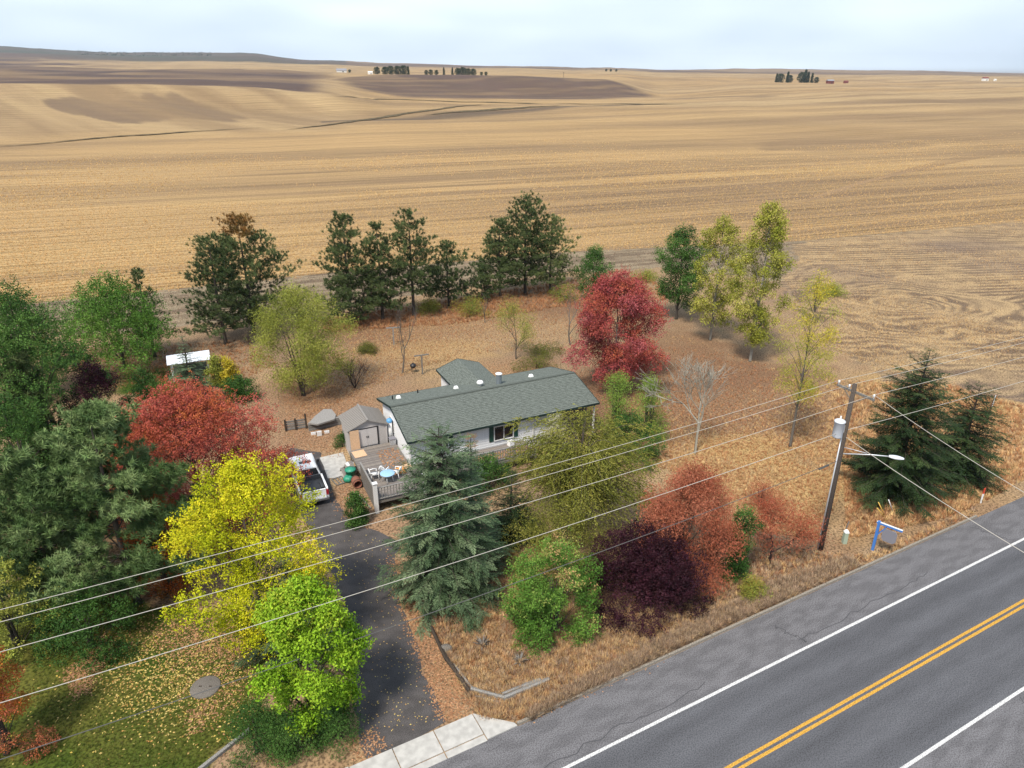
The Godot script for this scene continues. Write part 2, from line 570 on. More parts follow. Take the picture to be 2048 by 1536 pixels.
func terrain_table() -> void:
	for d in [40.0, 150.0, 230.0]:
		var flat := []
		flat.resize(COLU.size())
		flat.fill(0.0)
		rows.append([d, flat])
	# distance, then the photo row at which the land at that distance shows in each column
	for r in [
		[340.0, 285, 285, 284, 282, 281, 281, 281, 281, 281, 281, 281, 281, 281, 281, 281],
		[450.0, 232, 232, 234, 238, 244, 246, 248, 248, 247, 246, 245, 244, 244, 244, 244],
		[550.0, 195, 195, 196, 206, 222, 229, 231, 231, 229, 229, 226, 224, 222, 222, 222],
		[650.0, 168, 168, 169, 171, 176, 188, 212, 215, 214, 214, 211, 208, 204, 204, 204],
		[800.0, 176, 176, 176, 177, 178, 186, 202, 205, 204, 203, 200, 196, 192, 192, 192],
		[1000.0, 160, 160, 161, 163, 163, 168, 189, 194, 196, 197, 190, 184, 182, 182, 182],
		[1300.0, 149, 149, 150, 151, 151, 158, 152, 153, 160, 184, 178, 175, 174, 174, 174],
		[1700.0, 141, 141, 141, 142, 143, 146, 150, 150, 156, 165, 166, 166, 167, 167, 167],
		[2300.0, 130, 130, 131, 133, 134, 138, 141, 141, 146, 152, 154, 155, 158, 158, 158],
		[3200.0, 116, 116, 118, 122, 124, 130, 136, 137, 141, 146, 149, 151, 154, 154, 154],
		[4500.0, 100, 100, 104, 112, 113, 124, 131, 135, 138, 142, 144, 146, 150, 150, 150],
		[6000.0, 80, 82, 92, 105, 106, 121, 127, 132.5, 136, 140, 138, 141, 147, 148, 148],
		[8000.0, 84, 86, 97, 108, 109, 122, 128, 134, 137, 141, 140, 142, 148, 148, 148],
		[13000.0, 118, 118, 122, 126, 128, 132, 136, 140, 141, 142, 142, 143, 149, 149, 149]]:
		var hs := []
		for k in COLU.size():
			var y: float = (float(r[k + 1]) - 768.0) / FOC
			hs.append(CAM_H - float(r[0]) * (sn + y * cs) / (cs - y * sn))
		rows.append([r[0], hs])

func land(x: float, z: float) -> float:      # height of the land at x, z
	var d := -z
	if d < 160.0:
		return 0.0
	var u := x / d * 1.07 * FOC + 1024.0
	var k := 0
	while k < COLU.size() - 2 and u > COLU[k + 1]:
		k += 1
	var fu := smoothstep(COLU[k], COLU[k + 1], u)
	var i := 0
	while i < rows.size() - 2 and d > rows[i + 1][0]:
		i += 1
	var h := []
	for j in [i - 1, i, i + 1, i + 2]:
		var rr: Array = rows[clampi(j, 0, rows.size() - 1)][1]
		h.append(lerpf(rr[k], rr[k + 1], fu))
	var f := clampf((d - rows[i][0]) / (rows[i + 1][0] - rows[i][0]), 0.0, 1.0)
	# monotone between rows: slopes limited to the neighbours' mean
	var m0: float = (h[2] - h[0]) * 0.25
	var m1: float = (h[3] - h[1]) * 0.25
	var f2 := f * f
	var f3 := f2 * f
	var y: float = h[1] * (2 * f3 - 3 * f2 + 1) + m0 * (f3 - 2 * f2 + f) + h[2] * (3 * f2 - 2 * f3) + m1 * (f3 - f2)
	var w := clampf((d - 200.0) / 400.0, 0.0, 1.0)
	return y + w * (nz.get_noise_2d(x * 0.35, z * 0.35) * 3.0 + (nz2.get_noise_2d(x * 0.22, z * 0.22) * 6.0 if d > 900.0 else 0.0) * clampf((d - 900.0) / 600.0, 0.0, 1.0))

func edge_z(x: float) -> float:              # the line where the mown stubble begins
	var e := [Vector2(-400, 30), Vector2(-65, -89.7), Vector2(-29.1, -105.4), Vector2(10.8, -120.1), Vector2(52.3, -128.4), Vector2(105, -146.8), Vector2(500, -285)]
	for i in e.size() - 1:
		if x <= e[i + 1].x or i == e.size() - 2:
			return lerpf(e[i].y, e[i + 1].y, (x - e[i].x) / (e[i + 1].x - e[i].x))
	return -120.0

func spot(u: float, d: float, u0: float, d0: float, ru: float, rd: float, n: float) -> float:   # soft-edged patch of another crop or of bare earth
	var q := pow((u - u0) / ru, 2.0) + pow((d - d0) / rd, 2.0) + n
	return 1.0 - smoothstep(0.8, 1.15, q)

func fields() -> void:
	var gold := lin(204, 170, 121, 0.79)
	var pale := lin(207, 177, 132, 0.76)
	var dull := lin(168, 140, 106, 0.76)
	var brown := lin(122, 101, 88, 0.74)
	var soil := lin(112, 92, 84, 0.74)
	var scrub := lin(96, 98, 84, 0.74)
	var acol := []
	for i in 46:
		acol.append(-2.6 + 1.8 * i / 46.0)
	for i in 440:
		acol.append(-0.8 + 1.6 * i / 440.0)
	for i in 47:
		acol.append(0.8 + 1.8 * i / 46.0)
	var nr := 300
	var v := PackedVector3Array()
	var c := PackedColorArray()
	var uv := PackedVector2Array()
	var uv2 := PackedVector2Array()
	var ix := PackedInt32Array()
	var nc := acol.size()
	for j in nc:
		var a: float = acol[j]
		var d0 := 112.0
		for it in 12:
			d0 = lerpf(d0, clampf(-edge_z(a * d0), 30.0, 400.0), 0.6)
		var u := a * 1.07 * FOC + 1024.0
		for i in nr:
			var d := d0 * pow(13000.0 / d0, pow(float(i) / (nr - 1), 1.12))
			var x := a * d
			var z := -d
			v.append(Vector3(x, land(x, z), z))
			var al := x * 0.94 - z * 0.34          # along the drill rows
			var ac := x * 0.34 + z * 0.94
			uv.append(Vector2(al / 1730.0, ac / 23.0))
			uv2.append(Vector2((al + ac * 0.2) / 61.0, (ac - al * 0.02) / 19.0))
			var n1 := nz.get_noise_2d(al * 0.1, ac * 1.5)
			var n2 := nz2.get_noise_2d(x * 0.3, z * 0.3)
			var n3 := nz.get_noise_2d(x * 0.08 + 300.0, z * 0.16)
			var col := gold.lerp(pale, smoothstep(-0.35, 0.4, n3))
			col = col.lerp(dull, clampf(0.28 + n1 * 1.1 + n2 * 0.5, 0.0, 0.85))
			if d < 420.0:                            # the combine's swaths, straw-rich and straw-poor by turns
				col = col.lerp(dull.lerp(brown, 0.35), clampf(nz2.get_noise_2d(al * 0.5, ac * 9.0) * 1.5 + n2 * 0.5 - 0.02, 0.0, 0.75) * (1.0 - smoothstep(200.0, 420.0, d)))
			if d > 330.0 and u < 760.0:             # the hill on the left, drilled up and down its slope
				var rr := nz.get_noise_2d((x * 0.74 - z * 0.66) * 2.2, (x * 0.66 + z * 0.74) * 0.18)
				var left := smoothstep(330.0, 420.0, d + (u - 300.0) * -0.06) * (1.0 - smoothstep(640.0, 760.0, u))
				col = col.lerp(pale.lerp(dull, clampf(0.35 + rr * 1.3, 0.0, 0.9)), left)
				col = col.lerp(brown.lerp(dull, clampf(0.45 + rr * 1.4, 0, 1)), 0.7 * spot(u, d, 330.0, 520.0, 200.0, 75.0, n2 * 0.9 + rr * 1.6))
			if d > 720.0 and u < 690.0:             # ploughed land behind that hill
				col = col.lerp(soil.lerp(dull, clampf(0.3 + nz2.get_noise_2d(x * 0.12, z * 0.4) * 1.5, 0.0, 0.8)), (1.0 - smoothstep(600.0, 690.0, u + n2 * 40.0)))
			if d > 1900.0:
				col = col.lerp(pale.lerp(dull, clampf(0.3 + n1, 0, 1)), smoothstep(1900.0, 2000.0, d + n3 * 500.0) * smoothstep(40.0, 260.0, u + n2 * 200.0))
			var fur := sin((x * 0.35 + z * 0.94) * 0.11 + n2 * 9.0) * 0.5 + nz.get_noise_2d((x * 0.35 + z * 0.94) * 1.2, (x * 0.94 - z * 0.35) * 0.1)
			col = col.lerp(soil.lerp(dull, clampf(0.25 + fur * 0.75 + n3 * 0.6, 0, 0.9)), 0.92 * spot(u, d, 985.0, 1150.0, 320.0, 270.0, n2 * 0.5))
			col = col.lerp(soil, 0.8 * spot(u, d, 905.0, 1290.0, 90.0, 60.0, n2))
			# the damp strip along the drain
			var dz := d - lerpf(470.0, 640.0, clampf((u - 640.0) / 500.0, 0.0, 1.4))
			if u > 640.0 and u < 1340.0:
				col = col.lerp(brown.lerp(scrub, 0.3), 0.8 * (1.0 - smoothstep(6.0, 40.0 * clampf(1.0 - absf(u - 960.0) / 330.0, 0.1, 1.0) + 9.0, absf(dz + n2 * 20.0))))
			col = col.lerp(brown, 0.5 * spot(u, d, 1430.0, 950.0, 110.0, 40.0, n2))
			col = col.lerp(dull.lerp(brown, 0.4), 0.5 * spot(u, d, 1680.0, 330.0, 200.0, 30.0, n2 * 1.2 + n1 * 1.6))
			col = col.lerp(dull.lerp(brown, 0.3), 0.6 * spot(u, d, 1900.0, 700.0, 260.0, 70.0, n2 * 1.2))
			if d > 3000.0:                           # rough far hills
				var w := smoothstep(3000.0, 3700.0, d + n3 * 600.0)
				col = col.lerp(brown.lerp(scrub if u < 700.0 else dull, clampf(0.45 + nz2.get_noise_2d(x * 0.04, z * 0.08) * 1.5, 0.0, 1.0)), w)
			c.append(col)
	for j in nc - 1:
		for i in nr - 1:
			var a := j * nr + i
			var b := a + nr
			ix.append_array(PackedInt32Array([a, a + 1, b, b, a + 1, b + 1]))
	var arr := []
	arr.resize(Mesh.ARRAY_MAX)
	arr[Mesh.ARRAY_VERTEX] = v
	arr[Mesh.ARRAY_COLOR] = c
	arr[Mesh.ARRAY_TEX_UV] = uv
	arr[Mesh.ARRAY_TEX_UV2] = uv2
	arr[Mesh.ARRAY_INDEX] = ix
	var raw := ArrayMesh.new()
	raw.add_surface_from_arrays(Mesh.PRIMITIVE_TRIANGLES, arr)
	var st := SurfaceTool.new()
	st.create_from(raw, 0)
	st.generate_normals()
	var o := MeshInstance3D.new()
	o.mesh = st.commit()
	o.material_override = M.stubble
	o.name = "stubble_field"
	add_child(o)
	o.set_meta("kind", "structure")

const MAP_X0 := -150.0
const MAP_Z0 := -190.0
const MAP_W := 320.0
const MAP_D := 250.0

func yard() -> void:
	var tan_ := lin(182, 153, 117, 0.76)
	var straw := lin(200, 166, 112, 0.74)
	var rust := lin(156, 126, 98, 0.76)
	var red := lin(140, 108, 84, 0.76)
	var drab := lin(152, 128, 104, 0.78)
	var till := lin(164, 147, 122, 0.78)
	var clod := lin(124, 108, 90, 0.78)
	var lawn := lin(70, 92, 32, 0.8)
	var lawn2 := lin(108, 108, 50, 0.78)
	var litter := lin(168, 136, 108, 0.76)
	var sand := lin(196, 168, 130, 0.74)
	var step := 0.42
	var w := int(MAP_W / step)
	var hgt := int(MAP_D / step)
	var im := Image.create(w, hgt, false, Image.FORMAT_RGB8)
	# patches: [u, v, radius along x, radius along z (m), colour, strength]
	var spots := [
		[900, 650, 16, 7, rust, 0.75], [760, 660, 12, 6, red, 0.6], [1060, 620, 14, 6, red, 0.7], [640, 690, 12, 8, rust, 0.55], [430, 690, 14, 7, drab, 0.6], [220, 760, 14, 8, rust, 0.5],
		[1240, 790, 8, 7, red, 0.85], [1000, 660, 13, 8, tan_, 0.5], [860, 720, 9, 6, straw, 0.35], [650, 790, 9, 8, litter, 0.85], [720, 740, 7, 4, drab, 0.6], [1080, 720, 5, 3, drab, 0.8], [1010, 735, 6, 3, litter, 0.5],
		[1420, 740, 9, 8, rust, 0.75], [1540, 780, 9, 7, red, 0.75], [1350, 700, 7, 8, red, 0.6], [1470, 850, 10, 8, rust, 0.6], [1620, 830, 8, 7, rust, 0.6], [1400, 960, 6, 6, tan_, 0.5], [1540, 950, 8, 6, straw, 0.45], [1480, 900, 4, 3, straw, 0.6],
		[1660, 1000, 5, 5, straw, 0.5], [1850, 1040, 8, 3, rust, 0.7], [1950, 930, 6, 6, tan_, 0.6], [1900, 780, 12, 5, straw, 0.7], [1700, 800, 8, 5, rust, 0.6],
		[1560, 1120, 6, 3, red, 0.6], [1350, 1190, 7, 2, rust, 0.8], [1250, 1270, 7, 2, drab, 0.8], [1450, 1190, 7, 2, drab, 0.5], [1100, 1350, 4, 2, drab, 0.7], [960, 1260, 3, 3, straw, 0.5], [1010, 1340, 2, 1.6, straw, 0.6], [1000, 1180, 3, 3, rust, 0.5], [910, 1290, 2, 3, red, 0.5],
		[690, 1040, 1.6, 4.5, litter, 0.9], [640, 850, 4, 4, litter, 0.8], [660, 920, 2.4, 4, sand, 0.8], [680, 985, 1.4, 2, litter, 0.8], [770, 1060, 2.5, 2.0, litter, 0.7], [600, 880, 3, 4, litter, 0.7],
		[300, 740, 5, 4, lawn, 0.0], [320, 760, 5, 4, lawn, 1.0]]
	for s in spots:
		var g := G(s[0], s[1])
		s.append(g.x)
		s.append(g.z)
	var lawn_p := px_poly([[-420, 1190], [0, 1190], [240, 1195], [400, 1225], [520, 1260], [560, 1380], [520, 1440], [430, 1536], [300, 1700], [-500, 1900]])
	var strip_p := px_poly([[778, 1100], [805, 1130], [835, 1195], [880, 1290], [945, 1400], [930, 1440], [880, 1440], [860, 1370], [835, 1290], [790, 1180]])
	var plough_p := px_poly([[1560, 560], [1640, 690], [1790, 765], [2048, 800], [2700, 900], [3300, 700], [2300, 420], [2048, 443], [1600, 482]])
	var bare_p := px_poly([[-700, 760], [60, 680], [640, 628], [900, 575], [1140, 545], [1310, 535], [1560, 560], [1600, 482], [1150, 503], [640, 548], [35, 610], [-600, 700]])
	var plotp := PackedVector2Array()
	var cen := G(1830, 610)
	for j in hgt:
		var z := MAP_Z0 + (j + 0.5) * step
		for i in w:
			var x := MAP_X0 + (i + 0.5) * step
			var n1 := nz.get_noise_2d(x * 9.0, z * 9.0)
			var n2 := nz2.get_noise_2d(x * 30.0, z * 30.0)
			var q := Vector2(x + n1 * 2.2 + n2 * 0.9, z + n2 * 1.6 - n1 * 1.2)
			var col := tan_.lerp(drab, clampf(0.3 + n1 * 0.9 + n2 * 0.5, 0, 1)).lerp(rust, clampf(0.2 - n2 * 0.9, 0, 0.7))
			if z < -70.0 and Geometry2D.is_point_in_polygon(q, bare_p):
				var al := x * 0.94 - z * 0.34
				var ac := x * 0.34 + z * 0.94
				col = till.lerp(clod, clampf(0.5 + nz.get_noise_2d(al * 3.0, ac * 60.0) * 1.3 + n2 * 0.5, 0, 1))
			elif x > 20.0 and Geometry2D.is_point_in_polygon(q, plough_p):
				# harrow marks that curl round the corner of the field
				var e := Vector2((x - cen.x) * 0.62, z - cen.z).rotated(0.42)
				var rr := e.length() + nz.get_noise_2d(x * 5.0, z * 5.0) * 4.5
				if e.x > 8.0:
					rr = absf(e.y) + 0.25 * e.x
				var line := sin(rr * 4.4) * (0.75 + n1 * 1.4) + sin(rr * 1.3 + 1.0 + n1 * 3.0) * 0.35
				col = lin(192, 164, 124, 0.78).lerp(lin(130, 110, 90, 0.78), clampf(0.44 + line * 0.55 + n1 * 0.5 + n2 * 0.4, 0, 1))
				col = col.lerp(lin(124, 108, 100, 0.8), 0.55 * clampf(nz.get_noise_2d(x * 1.6, z * 3.2) * 2.0, 0, 1))
			elif z < edge_z(x) + 0.4:
				col = till
			elif Geometry2D.is_point_in_polygon(q, lawn_p):
				col = lawn.lerp(lawn2, clampf(0.45 + n1 * 1.1 + n2 * 0.8, 0, 1))
				col = col.lerp(litter, clampf(-0.15 - n1 * 0.8, 0, 0.5))
			else:
				for s in spots:
					var dx: float = (q.x - s[6]) / s[2]
					var dz: float = (q.y - s[7]) / s[3]
					var r2 := dx * dx + dz * dz
					if r2 < 1.6:
						col = col.lerp(s[4], s[5] * (1.0 - smoothstep(0.35, 1.5, r2 + n2 * 0.7)))
				if Geometry2D.is_point_in_polygon(q, strip_p):
					col = litter.lerp(rust, clampf(0.4 + n2 * 1.2, 0, 1))
			im.set_pixel(i, j, col.linear_to_srgb())
	im.resize(w * 2, hgt * 2, Image.INTERPOLATE_CUBIC)
	M.yard.albedo_texture = ImageTexture.create_from_image(im)
	# the sheet itself, with shallow hollows; it ends under the edge of the stubble
	var st := SurfaceTool.new()
	st.begin(Mesh.PRIMITIVE_TRIANGLES)
	var nx := 80
	var nzr := 60
	for i in nx:
		for j in nzr:
			for k in [[0, 0], [1, 0], [1, 1], [0, 0], [1, 1], [0, 1]]:
				var fx := float(i + k[0]) / nx
				var fz := float(j + k[1]) / nzr
				var x := MAP_X0 + fx * MAP_W
				var z := lerpf(maxf(edge_z(x) - 1.2, MAP_Z0), MAP_Z0 + MAP_D, fz)
				st.set_normal(Vector3.UP)
				st.set_uv(Vector2((x - MAP_X0) / MAP_W, (z - MAP_Z0) / MAP_D))
				st.set_uv2(Vector2(x, z))
				st.add_vertex(Vector3(x, 0.0 if z > edge_z(x) else -0.02, z))
	var o := done(st, "yard_ground", M.yard, null, false)
	o.set_meta("kind", "structure")

func road_pt(s: float, c: float, y := 0.0) -> Vector3:
	return ROAD_E * s + ROAD_N * c + Vector3(0, y, 0)

func road_strip(s0: float, s1: float, c0: float, c1: float, y: float, called: String, m: Material, n := 1, wob := 0.0) -> MeshInstance3D:
	var st := mb()
	for i in n:
		var a := lerpf(s0, s1, float(i) / n)
		var b := lerpf(s0, s1, float(i + 1) / n)
		var w := [nz2.get_noise_1d(a * 40.0 + c0 * 900.0) * wob, nz2.get_noise_1d(b * 40.0 + c0 * 900.0) * wob, nz2.get_noise_1d(b * 40.0 + c1 * 900.0) * wob, nz2.get_noise_1d(a * 40.0 + c1 * 900.0) * wob]
		var p := [road_pt(a, c0 + w[0], y), road_pt(b, c0 + w[1], y), road_pt(b, c1 + w[2], y), road_pt(a, c1 + w[3], y)]
		var t := [Vector2(a, c0), Vector2(b, c0), Vector2(b, c1), Vector2(a, c1)]
		for k in [0, 1, 2, 0, 2, 3]:
			st.set_uv(t[k])
			st.set_uv2(t[k])
			st.set_normal(Vector3.UP)
			st.add_vertex(p[k])
	var o := done(st, called, m, null, false)
	o.set_meta("kind", "structure")
	return o

func roads() -> void:
	road_strip(-90, 200, -21.0, -18.02, 0.006, "road_shoulder", M.shoulder, 60)
	road_strip(-90, 200, -18.02, -11.12, 0.008, "road", M.asphalt, 60)
	road_strip(-90, 200, -11.12, -6.8, 0.006, "road_shoulder", M.shoulder, 60)
	for c in [-18.1, -11.08]:
		road_strip(-90, 200, c - 0.075, c + 0.075, 0.0125, "white_edge_line", M.white_line, 300, 0.012)
	for c in [-14.74, -14.46]:
		road_strip(-90, 200, c - 0.075, c + 0.075, 0.0125, "yellow_centre_line", M.yellow_line, 300, 0.012)
	# cracks sealed with tar across and along the shoulders
	for cr in [[27.2, -20.0, 27.9, -18.3], [39.0, -18.9, 27.5, -18.6], [21.0, -18.75, 10.0, -18.6], [34.0, -10.8, 33.0, -7.2], [46, -20.6, 47, -18.3]]:
		var st := mb()
		var pts := []
		var n := 24
		for i in n + 1:
			var f := float(i) / n
			pts.append(road_pt(lerpf(cr[0], cr[2], f) + nz2.get_noise_1d(i * 30.0 + cr[0]) * 0.25, lerpf(cr[1], cr[3], f) + nz2.get_noise_1d(i * 45.0 + 700.0 + cr[0]) * 0.3, 0.0115))
		for i in n:
			var sd: Vector3 = (pts[i + 1] - pts[i]).cross(Vector3.UP).normalized() * 0.022
			quad(st, pts[i] + sd, pts[i + 1] + sd, pts[i + 1] - sd, pts[i] - sd)
		done(st, "road_crack_seal", M.tar).set_meta("kind", "structure")
	# low kerb, in lengths, along the far side; it ends where the gravel begins
	var kerb := Node3D.new()
	kerb.name = "kerb"
	add_child(kerb)
	kerb.set_meta("kind", "structure")
	rng.seed = 5
	var s := 11.6
	while s < 46.0:
		var st := mb()
		var a := road_pt(s, -21.1, 0)
		var b := road_pt(s + 2.96, -21.1, 0)
		frus_bar(st, a, b, 0.17, 0.13, 0.12)
		done(st, "kerb_stone", M.kerb, kerb)
		s += 3.0
	# sidewalk slabs left of that, and the drive's apron
	var walk := Node3D.new()
	walk.name = "sidewalk"
	add_child(walk)
	walk.set_meta("kind", "structure")
	s = -40.0
	while s < 9.0:
		var st := mb()
		var drop := 1.0 - smoothstep(1.2, 3.0, absf(s + 1.0 - 7.0) * 0.75)
		slab(st, s, s + 1.97, -22.62, -21.35, 0.10 - 0.06 * drop)
		done(st, "slab", M.concrete, walk)
		var st2 := mb()
		slab(st2, s, s + 1.97, -21.32, -20.95, 0.09 - 0.065 * drop)
		done(st2, "kerb_stone", M.concrete, walk)
		s += 2.0
	var st := mb()
	hexa(st, [road_pt(10.0, -21.0, -0.1), road_pt(11.55, -21.0, -0.1), road_pt(11.5, -21.2, -0.1), road_pt(10.0, -22.6, -0.1), road_pt(10.0, -21.0, 0.07), road_pt(11.55, -21.0, 0.07), road_pt(11.5, -21.2, 0.07), road_pt(10.0, -22.6, 0.07)])
	done(st, "slab", M.concrete, walk)
	# the drive
	var drive := sheet(wobble(px_poly([[640, 905], [668, 985], [700, 1045], [752, 1062], [800, 1085], [790, 1120], [792, 1170], [822, 1260], [856, 1360], [893, 1440], [840, 1475], [735, 1520], [722, 1490], [706, 1400], [702, 1290], [688, 1200], [655, 1130], [622, 1065], [590, 1010], [560, 930], [580, 895]]), 0.6, 0.22), 0.006, "driveway", M.drive)
	drive.set_meta("kind", "structure")
	var pad := sheet(wobble(px_poly([[640, 915], [686, 905], [700, 945], [690, 955], [655, 957]]), 0.6, 0.1), 0.012, "concrete_pad", M.concrete)
	pad.set_meta("kind", "structure")
	# tyre tracks that curve over the stubble on the right
	for k in 7:
		var st3 := mb()
		var pts := []
		for i in 25:
			var f := i / 24.0
			var p := G(lerpf(1640, 1990, f) + k * 14.0 - 40.0 * (1.0 - f), lerpf(408, 296, pow(f, 0.8)) - k * 4.0 * (1 - f))
			p.y = land(p.x, p.z) + 0.03
			pts.append(p)
		for i in 24:
			var sd: Vector3 = (pts[i + 1] - pts[i]).cross(Vector3.UP).normalized() * 0.22
			quad(st3, pts[i] + sd, pts[i + 1] + sd, pts[i + 1] - sd, pts[i] - sd)
		done(st3, "tyre_track", M.track).set_meta("kind", "structure")

func on_ray(u: float, v: float) -> Vector3:      # where the line of sight of a photo pixel meets the land
	var x := (u - 1024.0) / FOC
	var y := (v - 768.0) / FOC
	var d := 150.0
	while d < 9000.0:
		var t := d / (cs - y * sn)
		if CAM_H - t * (sn + y * cs) <= land(t * x, -d):
			break
		d *= 1.004
	var s := d / (cs - y * sn)
	return Vector3(s * x, land(s * x, -d), -d)

func margins() -> void:      # rough grass strips and drains between the fields
	for q in [[[[668, 195], [800, 199], [920, 204], [1100, 208], [1320, 209], [1420, 207]], 9.0], [[[560, 262], [660, 250], [760, 236], [850, 222], [930, 212], [1010, 208]], 5.0], [[[-60, 297], [80, 288], [250, 273], [420, 262], [560, 254]], 2.6], [[[850, 230], [960, 222], [1060, 215], [1130, 211]], 9.0]]:
		var pts := []
		var src: Array = q[0]
		for i in src.size() - 1:
			for k in 14:
				var f := k / 14.0
				var p := on_ray(lerpf(src[i][0], src[i + 1][0], f), lerpf(src[i][1], src[i + 1][1], f))
				pts.append(p + Vector3(0, 0, nz2.get_noise_1d(p.x * 4.0) * 9.0))
		# even out the steps of the search
		for it in 6:
			for i in range(1, pts.size() - 1):
				pts[i] = (pts[i - 1] + pts[i] * 2.0 + pts[i + 1]) / 4.0
		var st := mb()
		var last := []
		for i in pts.size():
			var dr: Vector3 = (pts[mini(i + 1, pts.size() - 1)] - pts[maxi(i - 1, 0)])
			dr.y = 0
			var sd: Vector3 = dr.normalized().cross(Vector3.UP) * q[1] * (0.5 + 0.9 * absf(nz.get_noise_1d(i * 17.0 + q[1] * 90.0))) * sin(PI * (i + 0.6) / (pts.size() + 0.2))
			var row := []
			for e in [-1.0, 0.0, 1.0]:
				var p: Vector3 = pts[i] + sd * e
				p.y = land(p.x, p.z) + 0.35
				row.append(p)
			if i > 0:
				for e in 2:
					quad(st, last[e + 1], row[e + 1], row[e], last[e])
			last = row
		var o := done(st, "field_margin", M.margin)
		o.set_meta("kind", "structure")

func slab(st: SurfaceTool, s0: float, s1: float, c0: float, c1: float, y: float) -> void:
	hexa(st, [road_pt(s0, c1, -0.1), road_pt(s1, c1, -0.1), road_pt(s1, c0, -0.1), road_pt(s0, c0, -0.1), road_pt(s0 + 0.01, c1 - 0.01, y), road_pt(s1 - 0.01, c1 - 0.01, y), road_pt(s1 - 0.01, c0 + 0.01, y), road_pt(s0 + 0.01, c0 + 0.01, y)])

func frus_bar(st: SurfaceTool, a: Vector3, b: Vector3, w0: float, w1: float, h: float) -> void:
	var sd := (b - a).cross(Vector3.UP).normalized()
	var up := Vector3(0, h, 0)
	var lo := Vector3(0, -0.1, 0)
	hexa(st, [a + sd * w0 / 2 + lo, b + sd * w0 / 2 + lo, b - sd * w0 / 2 + lo, a - sd * w0 / 2 + lo, a + sd * w1 / 2 + up, b + sd * w1 / 2 + up, b - sd * w1 / 2 + up, a - sd * w1 / 2 + up])

